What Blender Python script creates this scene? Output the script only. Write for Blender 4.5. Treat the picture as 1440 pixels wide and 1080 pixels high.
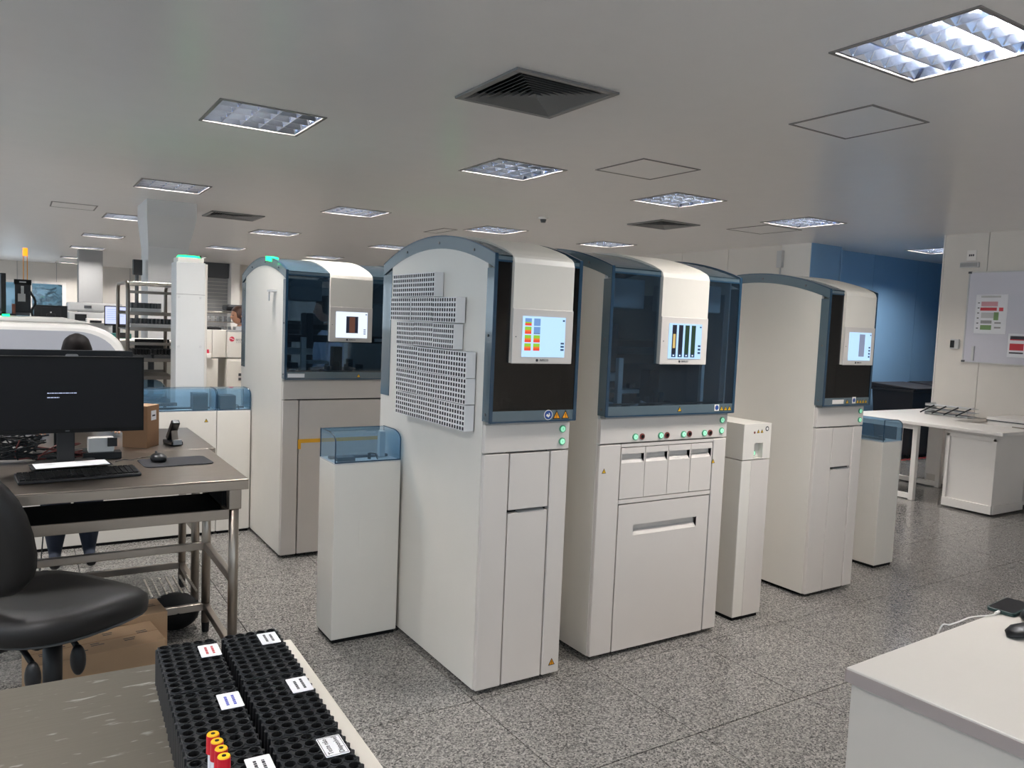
import bpy, math, random
from mathutils import Vector, Matrix
random.seed(7)
PI = math.pi
S = bpy.context.scene
for o in list(bpy.data.objects): bpy.data.objects.remove(o, do_unlink=True)

# ------------------------------------------------------------------ camera, world, exposure
cd = bpy.data.cameras.new('camera'); cam = bpy.data.objects.new('camera', cd); S.collection.objects.link(cam)
S.camera = cam
_f, _p, _r, _y = 1097.34, 0.0762, 0.0413, 0.5665
cd.sensor_fit = 'HORIZONTAL'; cd.sensor_width = 36; cd.lens = 36 * _f / 1440
cd.clip_start = 0.05; cd.clip_end = 200
_fw = Vector((math.sin(_y) * math.cos(_p), math.cos(_y) * math.cos(_p), -math.sin(_p)))
_rt = Vector((math.cos(_y), -math.sin(_y), 0)); _up = _rt.cross(_fw)
_r2 = _rt * math.cos(_r) + _up * math.sin(_r); _u2 = -_rt * math.sin(_r) + _up * math.cos(_r)
_m = Matrix((_r2, _u2, -_fw)).transposed().to_4x4(); _m.translation = Vector((0, 0, 1.6))
cam.matrix_world = _m
S.view_settings.view_transform = 'Standard'; S.view_settings.look = 'None'
S.view_settings.gamma = 1; S.view_settings.use_curve_mapping = False
S.view_settings.exposure = 0.4
W = bpy.data.worlds.new('sky'); S.world = W; W.use_nodes = True
W.node_tree.nodes['Background'].inputs[0].default_value = (1.0, 0.975, 0.95, 1)
W.node_tree.nodes['Background'].inputs[1].default_value = 2.9
S.cycles.max_bounces = 10; S.cycles.diffuse_bounces = 6; S.cycles.glossy_bounces = 4
S.cycles.transparent_max_bounces = 16; S.cycles.transmission_bounces = 4
S.cycles.caustics_reflective = False; S.cycles.caustics_refractive = False
S.cycles.sample_clamp_indirect = 4
LIGHT_W = 92.0
LIGHT_COL = (1.0, 0.96, 0.92)
CEIL = 2.8

# ------------------------------------------------------------------ materials
def s2l(c):
    return tuple(((v / 255) / 12.92 if v <= 10 else (((v / 255) + .055) / 1.055) ** 2.4) for v in c) + (1,)
def mat(name, col, rough=.5, metal=0., emit=None, es=1., spec=.5, bump=0, bscale=200, noise=0, nscale=5, coat=0):
    m = bpy.data.materials.new(name); m.use_nodes = True
    nt = m.node_tree; b = nt.nodes['Principled BSDF']
    c = s2l(col)
    b.inputs['Base Color'].default_value = c; b.inputs['Roughness'].default_value = rough
    b.inputs['Metallic'].default_value = metal; b.inputs['Specular IOR Level'].default_value = spec
    b.inputs['Coat Weight'].default_value = coat
    if emit:
        b.inputs['Emission Color'].default_value = s2l(emit); b.inputs['Emission Strength'].default_value = es
    tc = nt.nodes.new('ShaderNodeTexCoord')
    if noise or 1:
        n = nt.nodes.new('ShaderNodeTexNoise'); n.inputs['Scale'].default_value = nscale; n.inputs['Detail'].default_value = 4
        nt.links.new(tc.outputs['Object'], n.inputs['Vector'])
        mx = nt.nodes.new('ShaderNodeMix'); mx.data_type = 'RGBA'
        k = noise if noise else .03
        mx.inputs[6].default_value = tuple(v * (1 - k) for v in c[:3]) + (1,)
        mx.inputs[7].default_value = tuple(min(1, v * (1 + k)) for v in c[:3]) + (1,)
        nt.links.new(n.outputs['Fac'], mx.inputs[0]); nt.links.new(mx.outputs[2], b.inputs['Base Color'])
    if bump:
        n2 = nt.nodes.new('ShaderNodeTexNoise'); n2.inputs['Scale'].default_value = bscale
        nt.links.new(tc.outputs['Object'], n2.inputs['Vector'])
        bp = nt.nodes.new('ShaderNodeBump'); bp.inputs['Strength'].default_value = bump; bp.inputs['Distance'].default_value = .002
        nt.links.new(n2.outputs['Fac'], bp.inputs['Height']); nt.links.new(bp.outputs['Normal'], b.inputs['Normal'])
    return m
def glass(name, tint, refl=(1, 1, 1), edge=.06, face=.05, rough=.02):
    """thin tinted acrylic: coloured see-through plus a fresnel gloss"""
    m = bpy.data.materials.new(name); m.use_nodes = True; nt = m.node_tree; nt.nodes.clear()
    out = nt.nodes.new('ShaderNodeOutputMaterial'); tr = nt.nodes.new('ShaderNodeBsdfTransparent')
    gl = nt.nodes.new('ShaderNodeBsdfGlossy'); mx = nt.nodes.new('ShaderNodeMixShader'); lw = nt.nodes.new('ShaderNodeLayerWeight')
    lw.inputs['Blend'].default_value = .5
    pw = nt.nodes.new('ShaderNodeMath'); pw.operation = 'POWER'; pw.inputs[1].default_value = 5
    ml = nt.nodes.new('ShaderNodeMath'); ml.operation = 'MULTIPLY_ADD'; ml.inputs[1].default_value = .8; ml.inputs[2].default_value = .045
    nt.links.new(lw.outputs['Facing'], pw.inputs[0]); nt.links.new(pw.outputs[0], ml.inputs[0])
    df = nt.nodes.new('ShaderNodeBsdfDiffuse'); df.inputs['Color'].default_value = s2l(refl)
    m2 = nt.nodes.new('ShaderNodeMixShader'); m2.inputs[0].default_value = face
    tr.inputs['Color'].default_value = s2l(tint); gl.inputs['Roughness'].default_value = rough
    nt.links.new(tr.outputs[0], m2.inputs[1]); nt.links.new(df.outputs[0], m2.inputs[2])
    nt.links.new(ml.outputs[0], mx.inputs[0]); nt.links.new(m2.outputs[0], mx.inputs[1]); nt.links.new(gl.outputs[0], mx.inputs[2])
    nt.links.new(mx.outputs[0], out.inputs[0])
    return m
def granite():
    m = mat('granite', (128, 124, 120), .16, spec=.5); nt = m.node_tree; b = nt.nodes['Principled BSDF']
    tc = nt.nodes.new('ShaderNodeNewGeometry')
    v = nt.nodes.new('ShaderNodeTexVoronoi'); v.inputs['Scale'].default_value = 170
    n = nt.nodes.new('ShaderNodeTexNoise'); n.inputs['Scale'].default_value = 85; n.inputs['Detail'].default_value = 5; n.inputs['Roughness'].default_value = .75
    n3 = nt.nodes.new('ShaderNodeTexNoise'); n3.inputs['Scale'].default_value = 1.7; n3.inputs['Detail'].default_value = 2
    for q in (v, n, n3): nt.links.new(tc.outputs['Position'], q.inputs['Vector'])
    sep = nt.nodes.new('ShaderNodeSeparateColor'); nt.links.new(v.outputs['Color'], sep.inputs[0])
    ad = nt.nodes.new('ShaderNodeMath'); ad.operation = 'ADD'
    nt.links.new(sep.outputs[0], ad.inputs[0]); nt.links.new(n.outputs['Fac'], ad.inputs[1])
    hf = nt.nodes.new('ShaderNodeMath'); hf.operation = 'MULTIPLY'; hf.inputs[1].default_value = .5
    nt.links.new(ad.outputs[0], hf.inputs[0])
    cr = nt.nodes.new('ShaderNodeValToRGB'); e = cr.color_ramp.elements
    e[0].position = .2; e[0].color = s2l((52, 50, 50)); e[1].position = .86; e[1].color = s2l((200, 194, 188))
    for p, c in ((.34, (98, 96, 94)), (.5, (136, 133, 130)), (.66, (162, 158, 154))):
        x = cr.color_ramp.elements.new(p); x.color = s2l(c)
    nt.links.new(hf.outputs[0], cr.inputs[0])
    mx = nt.nodes.new('ShaderNodeMix'); mx.data_type = 'RGBA'; mx.blend_type = 'MULTIPLY'; mx.inputs[0].default_value = .25
    nt.links.new(cr.outputs[0], mx.inputs[6]); nt.links.new(n3.outputs['Fac'], mx.inputs[7])
    nt.links.new(mx.outputs[2], b.inputs['Base Color'])
    return m
def steel(name='brushed_steel', col=(158, 148, 138), rough=.3):
    m = mat(name, col, rough, 1.0); nt = m.node_tree; b = nt.nodes['Principled BSDF']
    tc = nt.nodes.new('ShaderNodeTexCoord'); mp = nt.nodes.new('ShaderNodeMapping'); mp.inputs['Scale'].default_value = (3, 90, 90)
    n = nt.nodes.new('ShaderNodeTexNoise'); n.inputs['Scale'].default_value = 3; n.inputs['Detail'].default_value = 4
    nt.links.new(tc.outputs['Object'], mp.inputs[0]); nt.links.new(mp.outputs[0], n.inputs['Vector'])
    mr = nt.nodes.new('ShaderNodeMapRange'); mr.inputs[3].default_value = rough - .08; mr.inputs[4].default_value = rough + .14
    nt.links.new(n.outputs['Fac'], mr.inputs[0]); nt.links.new(mr.outputs[0], b.inputs['Roughness'])
    return m
def scratched(name='worn_steel_top'):
    m = steel(name, (128, 122, 112), .42); nt = m.node_tree; b = nt.nodes['Principled BSDF']
    tc = nt.nodes.new('ShaderNodeTexCoord'); mp = nt.nodes.new('ShaderNodeMapping'); mp.inputs['Scale'].default_value = (14, 60, 1); mp.inputs['Rotation'].default_value = (0, 0, .5)
    n = nt.nodes.new('ShaderNodeTexNoise'); n.inputs['Scale'].default_value = 1.3; n.inputs['Detail'].default_value = 6
    nt.links.new(tc.outputs['Object'], mp.inputs[0]); nt.links.new(mp.outputs[0], n.inputs['Vector'])
    cr = nt.nodes.new('ShaderNodeValToRGB'); e = cr.color_ramp.elements
    e[0].position = .62; e[0].color = s2l((128, 122, 112)); e[1].position = .74; e[1].color = s2l((205, 202, 196))
    nt.links.new(n.outputs['Fac'], cr.inputs[0]); nt.links.new(cr.outputs[0], b.inputs['Base Color'])
    b.inputs['Metallic'].default_value = .75
    return m
def cardboard(name='cardboard', c=(168, 138, 108)):
    m = mat(name, c, .85, noise=.1, nscale=9, bump=.25, bscale=120); return m

M = {}
M['body'] = mat('white_enamel', (226, 221, 213), .38)
M['body2'] = mat('white_enamel_front', (216, 209, 203), .4)
M['hood'] = mat('cream_enamel', (232, 226, 216), .35)
M['grey'] = mat('grey_plastic', (150, 150, 150), .5)
M['lgrey'] = mat('light_grey_plastic', (196, 196, 196), .5)
M['dgrey'] = mat('dark_grey_plastic', (70, 72, 75), .5)
M['black'] = mat('black_plastic', (20, 20, 22), .42, spec=.35)
M['blackm'] = mat('matt_black_plastic', (14, 14, 15), .75, spec=.25)
M['dark'] = mat('dark_interior', (30, 34, 40), .5)
M['groove'] = mat('dark_joint', (38, 36, 35), .9)
M['frame'] = mat('blue_grey_acrylic', (82, 100, 110), .2, coat=.5)
M['edge'] = mat('blue_acrylic_edge', (34, 62, 84), .15)
M['glass_front'] = glass('smoked_blue_front_window', (190, 206, 218), (70, 92, 112), face=.08)
M['glass_dark'] = glass('dark_smoked_front_window', (70, 80, 94), (24, 30, 40), face=.03)
M['glass_top'] = glass('blue_grey_arched_lid', (170, 190, 202), (84, 108, 124), face=.45, rough=.06)
M['glass_blue'] = glass('pale_blue_acrylic', (206, 228, 243), (140, 190, 225), face=.12)
M['steel'] = steel(); M['steel_top'] = scratched()
M['steel_light'] = steel('polished_steel', (205, 200, 192), .25)
M['granite'] = granite()
M['ceil'] = mat('ceiling_paint', (234, 231, 229), .3)
M['wall'] = mat('wall_panel_paint', (218, 212, 204), .5)
M['wallend'] = mat('white_paint', (230, 226, 220), .55)
M['blue'] = mat('blue_wall_paint', (122, 158, 190), .4)
M['white'] = mat('white_laminate', (236, 231, 226), .35)
M['bluepanel'] = mat('blue_panel', (120, 165, 215), .3)
M['steel_dark'] = steel('dark_trolley_steel', (122, 116, 110), .3)
M['padm'] = mat('mat_rubber', (46, 46, 50), .7, spec=.2)
M['silver'] = mat('silver_grey_fascia', (170, 170, 177), .45)
M['desklam'] = mat('desk_laminate', (202, 197, 191), .38)
M['towerm'] = mat('pale_grey_enamel', (205, 204, 203), .4)
M['lam_edge'] = mat('mauve_grey_edge_band', (160, 150, 148), .4)
M['alu'] = mat('mirror_aluminium', (200, 210, 228), .16, .985)
M['vent'] = mat('grey_anodised_vent', (118, 118, 118), .45, .3)
M['ventdark'] = mat('vent_duct', (14, 14, 15), .9)
M['hatch'] = mat('hatch_frame', (120, 116, 114), .5)
M['green'] = mat('green_lamp', (30, 240, 150), .4, emit=(0, 205, 88), es=4.2)
M['orange'] = mat('orange_lamp', (255, 140, 30), .4, emit=(255, 130, 20), es=1.6)
M['btn'] = mat('green_lit_button', (170, 235, 200), .4, emit=(150, 235, 190), es=.45)
M['btnring'] = mat('green_button_ring', (90, 165, 130), .4)
M['red'] = mat('red_brown_button', (120, 60, 55), .4)
M['yellow'] = mat('warning_yellow', (236, 186, 30), .5)
M['orangey'] = mat('warning_orange', (240, 160, 20), .5)
M['tape'] = mat('yellow_tape', (232, 172, 30), .5)
M['signblue'] = mat('sign_blue', (30, 70, 140), .5)
M['paper'] = mat('paper', (238, 238, 242), .8)
M['ink'] = mat('dark_ink', (60, 60, 66), .8)
M['inkred'] = mat('red_ink', (190, 60, 70), .8)
M['inkblue'] = mat('blue_ink', (70, 80, 190), .8)
M['inkgreen'] = mat('green_ink', (120, 150, 100), .8)
M['inkpink'] = mat('pink_ink', (214, 160, 168), .8)
M['card'] = cardboard(); M['card2'] = cardboard('brown_cardboard', (142, 106, 76))
M['leather'] = mat('black_leatherette', (24, 23, 23), .5, spec=.3, bump=.1, bscale=300)
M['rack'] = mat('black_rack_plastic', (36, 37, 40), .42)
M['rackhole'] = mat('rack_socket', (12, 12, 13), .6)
M['wrack'] = mat('white_tube_rack', (232, 230, 230), .5)
M['foamhole'] = mat('rack_pocket', (98, 95, 98), .8)
M['capred'] = mat('red_cap', (205, 25, 45), .35)
M['capyel'] = mat('yellow_cap_ring', (250, 195, 30), .4)
M['jeans'] = mat('denim', (24, 32, 48), .8, noise=.2, nscale=60)
M['skin'] = mat('skin', (196, 146, 118), .5)
M['hair'] = mat('dark_hair', (22, 17, 16), .6, spec=.1, noise=.4, nscale=40)
M['hairb'] = mat('brown_hair', (78, 50, 38), .4, noise=.4, nscale=40)
M['coat'] = mat('white_coat_cloth', (232, 232, 236), .8)
M['shirt'] = mat('pale_blue_shirt', (160, 176, 200), .8)
M['darkshirt'] = mat('dark_shirt', (40, 40, 46), .8)
M['screenoff'] = mat('black_screen', (14, 13, 16), .45, spec=.2)
def emis(name, c, s=1.0): return mat(name, tuple(v * .2 for v in c), .3, emit=c, es=s)
M['ui_bg'] = emis('screen_light_blue', (176, 212, 255), .95)
M['ui_bg2'] = emis('screen_white_blue', (222, 234, 255), .95)
M['ui_blue'] = emis('screen_blue', (110, 150, 205), .8)
M['ui_green'] = emis('screen_green', (140, 190, 50), .85)
M['ui_orange'] = emis('screen_orange', (226, 120, 40), .85)
M['ui_red'] = emis('screen_red', (226, 70, 50), .85)
M['ui_dark'] = emis('screen_dark', (30, 34, 48), .8)
M['ui_navy'] = emis('screen_navy', (34, 62, 96), .8)
M['ui_brown'] = emis('screen_brown', (96, 62, 50), .8)
M['ui_tan'] = emis('screen_tan', (220, 190, 120), .8)
M['ui_dkgreen'] = emis('screen_dark_green', (36, 62, 44), .8)
M['ui_grey'] = emis('screen_grey', (130, 140, 165), .8)
M['ui_text'] = emis('screen_text', (190, 200, 235), .9)
M['ui_lav'] = emis('screen_lavender', (196, 204, 250), .95)
M['green_plant'] = mat('foliage', (50, 78, 88), .8, noise=.5, nscale=3)
M['outwall'] = mat('outdoor_wall', (190, 200, 205), .9)
M['binb'] = mat('black_bin_plastic', (34, 32, 35), .5)
M['phonecase'] = mat('dark_green_case', (26, 56, 54), .5)
M['cable'] = mat('black_cable', (22, 22, 24), .5)
M['cablew'] = mat('white_cable', (225, 222, 218), .5)
M['wb'] = mat('whiteboard_surface', (205, 203, 212), .25)
M['clear'] = glass('clear_window_glass', (225, 236, 245), (200, 210, 220), face=.02)
M['logored'] = mat('red_logo', (200, 40, 70), .5)
M['redwhite'] = mat('red_tape', (210, 50, 50), .5)
M['tubeglass'] = mat('tube_plastic', (200, 205, 210), .2)
M['teal'] = mat('teal_plastic', (40, 110, 100), .5)
M['wbrown'] = mat('reddish_brown_plastic', (120, 70, 50), .5)

# ------------------------------------------------------------------ mesh helpers
class MB:
    def __init__(s): s.v = []; s.f = []; s.m = []; s.mi = 0
    def face(s, pts):
        n = len(s.v); s.v += [tuple(p) for p in pts]; s.f.append(tuple(range(n, n + len(pts)))); s.m.append(s.mi); return s
    def add(s, vs, fs):
        n = len(s.v); s.v += [tuple(p) for p in vs]
        for f in fs: s.f.append(tuple(n + i for i in f)); s.m.append(s.mi)
        return s
    def box(s, x0, x1, y0, y1, z0, z1):
        vs = [(x, y, z) for x in (x0, x1) for y in (y0, y1) for z in (z0, z1)]
        return s.add(vs, [(0, 1, 3, 2), (4, 6, 7, 5), (0, 4, 5, 1), (2, 3, 7, 6), (0, 2, 6, 4), (1, 5, 7, 3)])
    def obox(s, c, sx, sy, sz, rz=0, rx=0, ry=0):
        R = Matrix.Rotation(rz, 3, 'Z') @ Matrix.Rotation(ry, 3, 'Y') @ Matrix.Rotation(rx, 3, 'X')
        vs = [Vector(c) + R @ Vector((x * sx / 2, y * sy / 2, z * sz / 2)) for x in (-1, 1) for y in (-1, 1) for z in (-1, 1)]
        return s.add(vs, [(0, 1, 3, 2), (4, 6, 7, 5), (0, 4, 5, 1), (2, 3, 7, 6), (0, 2, 6, 4), (1, 5, 7, 3)])
    def prism(s, pts, a0, a1, axis='x'):
        n = len(pts)
        def P(p, a):
            if axis == 'x': return (a, p[0], p[1])
            if axis == 'y': return (p[0], a, p[1])
            return (p[0], p[1], a)
        vs = [P(p, a0) for p in pts] + [P(p, a1) for p in pts]
        fs = [tuple(range(n))[::-1], tuple(range(n, 2 * n))] + [(i, (i + 1) % n, n + (i + 1) % n, n + i) for i in range(n)]
        return s.add(vs, fs)
    def strip(s, A, B, a0, a1):
        """solid band between two (y,z) polylines, extruded in x"""
        for i in range(len(A) - 1):
            s.prism([A[i], A[i + 1], B[i + 1], B[i]], a0, a1, 'x')
        return s
    def cyl(s, p0, p1, r0, r1=None, n=12, cap=True):
        r1 = r0 if r1 is None else r1
        p0 = Vector(p0); p1 = Vector(p1); d = (p1 - p0).normalized()
        u = d.orthogonal().normalized(); w = d.cross(u)
        vs = []
        for p, r in ((p0, r0), (p1, r1)):
            for i in range(n):
                a = 2 * PI * i / n; vs.append(p + u * (r * math.cos(a)) + w * (r * math.sin(a)))
        fs = [(i, (i + 1) % n, n + (i + 1) % n, n + i) for i in range(n)]
        if cap: fs += [tuple(range(n))[::-1], tuple(range(n, 2 * n))]
        return s.add(vs, fs)
    def tube(s, pts, r, n=8):
        pts = [Vector(p) for p in pts]; L = len(pts); vs = []; u = None
        for i, p in enumerate(pts):
            d = (pts[min(i + 1, L - 1)] - pts[max(i - 1, 0)]).normalized()
            if u is None: u = d.orthogonal().normalized()
            else:
                u = (u - d * u.dot(d)); u = u.normalized() if u.length > 1e-6 else d.orthogonal().normalized()
            w = d.cross(u)
            for k in range(n):
                a = 2 * PI * k / n; vs.append(p + u * (r * math.cos(a)) + w * (r * math.sin(a)))
        fs = [(i * n + k, i * n + (k + 1) % n, (i + 1) * n + (k + 1) % n, (i + 1) * n + k) for i in range(L - 1) for k in range(n)]
        fs += [tuple(range(n))[::-1], tuple(range((L - 1) * n, L * n))]
        return s.add(vs, fs)
    def loft(s, rings, close=True):
        n = len(rings[0]); vs = [p for r in rings for p in r]
        fs = [(i * n + k, i * n + (k + 1) % n, (i + 1) * n + (k + 1) % n, (i + 1) * n + k) for i in range(len(rings) - 1) for k in range(n)]
        if close: fs += [tuple(range(n))[::-1], tuple(range((len(rings) - 1) * n, len(rings) * n))]
        return s.add(vs, fs)
    def ell(s, c, rx, ry, rz, n=16, m=10, R=None):
        rings = []
        for j in range(1, m):
            t = PI * j / m; ring = []
            for i in range(n):
                a = 2 * PI * i / n
                p = Vector((rx * math.sin(t) * math.cos(a), ry * math.sin(t) * math.sin(a), -rz * math.cos(t)))
                if R: p = R @ p
                ring.append(Vector(c) + p)
            rings.append(ring)
        return s.loft(rings)
def catmull(P, k=6):
    P = [Vector(p) for p in P]; Q = [P[0]] + P + [P[-1]]; out = []
    for i in range(1, len(Q) - 2):
        for j in range(k):
            t = j / k; a, b, c, d = Q[i - 1], Q[i], Q[i + 1], Q[i + 2]
            out.append(.5 * ((2 * b) + (c - a) * t + (2 * a - 5 * b + 4 * c - d) * t * t + (3 * b - a - 3 * c + d) * t ** 3))
    out.append(P[-1]); return out
def rrect(w, h, r, n=4, cx=0, cy=0):
    pts = []
    for sx, sy, a0 in ((1, 1, 0), (-1, 1, 90), (-1, -1, 180), (1, -1, 270)):
        for i in range(n + 1):
            a = math.radians(a0 + 90 * i / n)
            pts.append((cx + sx * (w / 2 - r) + r * math.cos(a), cy + sy * (h / 2 - r) + r * math.sin(a)))
    return pts
def part(name, mb, m, parent=None, bevel=0, smooth=False, label=None, loc=None):
    me = bpy.data.meshes.new(name); me.from_pydata([tuple(v) for v in mb.v], [], mb.f)
    ms = m if isinstance(m, (list, tuple)) else [m]
    for q in ms: me.materials.append(M[q] if isinstance(q, str) else q)
    if len(ms) > 1: me.polygons.foreach_set('material_index', mb.m)
    if smooth: me.polygons.foreach_set('use_smooth', [True] * len(me.polygons))
    me.update()
    o = bpy.data.objects.new(name, me); S.collection.objects.link(o)
    if parent: o.parent = parent
    if loc: o.location = loc
    if label: o['label'] = label
    if bevel:
        b = o.modifiers.new('bevel', 'BEVEL'); b.width = bevel; b.segments = 2; b.limit_method = 'ANGLE'
    return o
def tag(o, label, cat, group=None, kind=None):
    if label: o['label'] = label
    if cat: o['category'] = cat
    if group: o['group'] = group
    if kind: o['kind'] = kind
    return o
def thing(name, label, cat, loc=(0, 0, 0), rz=0, group=None):
    o = bpy.data.objects.new(name, None); S.collection.objects.link(o); o.location = loc; o.rotation_euler = (0, 0, rz)
    o.empty_display_size = .1
    return tag(o, label, cat, group)
def struct(o): o['kind'] = 'structure'; return o
def dup(root, loc=None, rz=None, label=None, group=None):
    def cp(o, par):
        c = o.copy(); S.collection.objects.link(c); c.parent = par
        for ch in o.children: cp(ch, c)
        return c
    r = cp(root, None)
    if loc is not None: r.location = loc
    if rz is not None: r.rotation_euler = (0, 0, rz)
    if label: r['label'] = label
    if group: r['group'] = group
    return r
def text(s, size, m, parent, loc, rot, name='lettering', ext=.0004, align='CENTER'):
    c = bpy.data.curves.new(name, 'FONT'); c.body = s; c.size = size; c.extrude = ext; c.align_x = align; c.align_y = 'CENTER'
    c.resolution_u = 2
    o = bpy.data.objects.new(name, c); S.collection.objects.link(o)
    me = bpy.data.meshes.new_from_object(o.evaluated_get(bpy.context.evaluated_depsgraph_get())); bpy.data.objects.remove(o)
    me.materials.clear(); me.materials.append(M[m]); o = bpy.data.objects.new(name, me); S.collection.objects.link(o)
    o.parent = parent; o.location = loc; o.rotation_euler = rot; return o
FR = (PI / 2, 0, 0)            # text standing on a face that looks to -Y

# ------------------------------------------------------------------ room shell
TX0, TY0, TW, TH = .97 - .66 * 2, 2.11 - .65 * 3, .66, .65
NX, NY = 15, 11
GX0, GY0, GX1, GY1 = TX0, TY0, TX0 + NX * TW, TY0 + NY * TH
mb = MB()
mb.box(-5, 15, -3.2, 27, -.14, -.012)
floor = struct(part('floor', mb, 'groove'))
mb = MB()
for a in ((-5, GX0, -3.2, 27), (GX0, GX1, -3.2, GY0), (GX0, GX1, GY1, 27), (GX1, 15, -3.2, 27)):
    mb.box(a[0], a[1], a[2], a[3], -.0119, 0)
fs = part('floor_slab', mb, 'granite', floor)
tm = None
for i in range(NX):
    for j in range(NY):
        if tm is None:
            mb = MB().box(.0025, TW - .0025, .0025, TH - .0025, -.0119, 0); o = part('tile', mb, 'granite', floor); tm = o.data
        else:
            o = bpy.data.objects.new('tile', tm); S.collection.objects.link(o); o.parent = floor
        o.location = (TX0 + i * TW, TY0 + j * TH, random.uniform(-.0003, .0003))

LIGHTS = [  # left x, far y, label
    (2.90, 2.18, 'big square louvred ceiling light cut by the upper right corner'),
    (.97, 5.32, 'louvred ceiling light left of the large square air vent'),
    (2.96, 5.58, 'louvred ceiling light just behind the nearest air vent'),
    (4.83, 5.68, 'louvred ceiling light in front of the second dark air vent'),
    (6.72, 5.76, 'louvred ceiling light before the blue corridor wall'),
    (9.97, 6.10, 'louvred ceiling light inside the blue corridor'),
    (.97, 8.62, 'louvred ceiling light right above the flared column head'),
    (2.95, 8.9, 'louvred ceiling light over the analyser with the green lamp'),
    (4.9, 9.05, 'dimmer louvred ceiling light over the rack covered analyser'),
    (6.84, 9.18, 'louvred ceiling light low over the four drawer analyser'),
    (.96, 11.9, 'narrow looking ceiling light partly behind the flared column'),
    (2.9, 12.05, 'far ceiling light to the right of the flared column'),
    (4.97, 12.5, 'distant ceiling light against the arch of the rack covered analyser'),
    (.92, 15.25, 'far ceiling light left of the flared column shaft'),
    (2.98, 15.6, 'far ceiling light behind the tall tower with green lamp'),
    (4.97, 15.9, 'most distant ceiling light above the left analyser hood'),
    (.91, 18.55, 'far ceiling light above the plain grey pillar'),
]
for xx, yy in ((-.98, 2.18), (-.98, 5.3), (-.98, 8.62), (-.98, 12), (-.98, 15.3), (-.98, 18.5), (-.98, -1.1), (.97, -1.1), (2.9, -1.1), (4.83, -1.1), (6.72, -1.1),
               (-2.9, 2.18), (-2.9, 5.3), (-2.9, 8.6), (-2.9, 12)):
    LIGHTS.append((xx, yy, None))
LIGHTS += [(.9, 22.6, 'added ceiling light near the far window wall'), (2.95, 22.6, 'added ceiling light far behind the tall tower'), (.9, 25.4, 'added last ceiling light before the far wall'), (-1.2, 22.6, None), (-1.2, 25.4, None), (2.95, 25.4, 'added ceiling light at the far wall behind the flared column'), (4.95, 19.3, 'ceiling light at the far end of the hall'), (2.95, 19, 'ceiling light near the far grey shutter'), (6.9, 12.6, 'ceiling light by the far right wall')]  # far rows added to brighten the dark back wall
VENTS = [(1.98, 3.80, .62, 'large dark square ceiling air vent nearest the camera'),
         (5.9, 6.97, .58, 'dark square ceiling air vent over the four drawer analyser'),
         (1.96, 10.48, .62, 'square ceiling air vent right of the flared column')]
holes = [(x, x + .62, y - .62, y) for x, y, _ in LIGHTS] + [(x + .03, x + w - .03, y - w + .03, y - .03) for x, y, w, _ in VENTS]
xs = sorted({-5, 15} | {h[0] for h in holes} | {h[1] for h in holes}); ys = sorted({-3.2, 27} | {h[2] for h in holes} | {h[3] for h in holes})
mb = MB()
for i in range(len(xs) - 1):
    run = None
    for j in range(len(ys) - 1):
        cx, cy = (xs[i] + xs[i + 1]) / 2, (ys[j] + ys[j + 1]) / 2
        hole = any(h[0] < cx < h[1] and h[2] < cy < h[3] for h in holes)
        if not hole:
            run = (run[0] if run else ys[j], ys[j + 1])
        if hole or j == len(ys) - 2:
            if run: mb.face([(xs[i], run[0], CEIL), (xs[i], run[1], CEIL), (xs[i + 1], run[1], CEIL), (xs[i + 1], run[0], CEIL)])
            run = None
struct(part('ceiling', mb, 'ceil'))
struct(part('ceiling_slab', MB().box(-5, 15, -3.2, 27, CEIL + .2, CEIL + .3), 'ceil'))

def wall(name, boxm, m='wall', label=None):
    return struct(part(name, boxm, m))
# right wall with the whiteboard, built of panels with dark joints
wr = wall('wall_right', MB().box(8.86, 9.02, -3.2, 4.93, 0, CEIL), 'groove')
e = [4.93, 4.455, 3.255, 2.055, .855, -.345, -1.545, -3.2]
for a, b in zip(e[1:], e[:-1]):
    part('wall_panel', MB().box(8.84, 8.859, a + .003, b - .003, 0, CEIL), 'wall', wr, bevel=.001)
part('wall_end', MB().box(8.84, 9.03, 4.931, 4.945, 0, CEIL), 'wallend', wr)
wall('wall_corridor_near', MB().box(9.03, 15, 4.78, 4.93, 0, CEIL), 'blue')
wb_ = wall('wall_blue', MB().box(9.22, 15, 6.76, 6.9, 0, CEIL), 'blue')
for k in range(5):
    part('wall_panel', MB().box(9.221 + k * 1.1, 9.221 + k * 1.1 + 1.094, 6.742, 6.759, 0, CEIL), 'blue', wb_)
wall('wall_corridor_end', MB().box(14.8, 15, 4.93, 6.76, 0, CEIL), 'blue')
pil = wall('wall_pilaster', MB().box(8.602, 9.22, 6.52, 6.98, 0, CEIL), ['wallend'])
part('painted_face', MB().box(8.604, 9.22, 6.508, 6.519, 0, CEIL), 'blue', pil)
part('conduit', MB().cyl((9.2, 6.49, 0), (9.2, 6.49, CEIL - .04), .012), 'blue', pil)
part('conduit', MB().cyl((8.585, 6.97, 0), (8.585, 6.97, CEIL - .3), .01), 'lgrey', pil)
part('junction_box', MB().box(8.55, 8.6, 6.93, 7.01, CEIL - .3, CEIL - .08), 'lgrey', pil)
wf = wall('wall_far_right', MB().box(8.64, 8.8, 6.98, 27, 0, CEIL), 'groove')
y0 = 6.98
while y0 < 26.5:
    part('wall_panel', MB().box(8.602, 8.639, y0 + .004, min(y0 + .92, 26.9) - .004, 0, CEIL), 'wall', wf); y0 += .92
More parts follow.
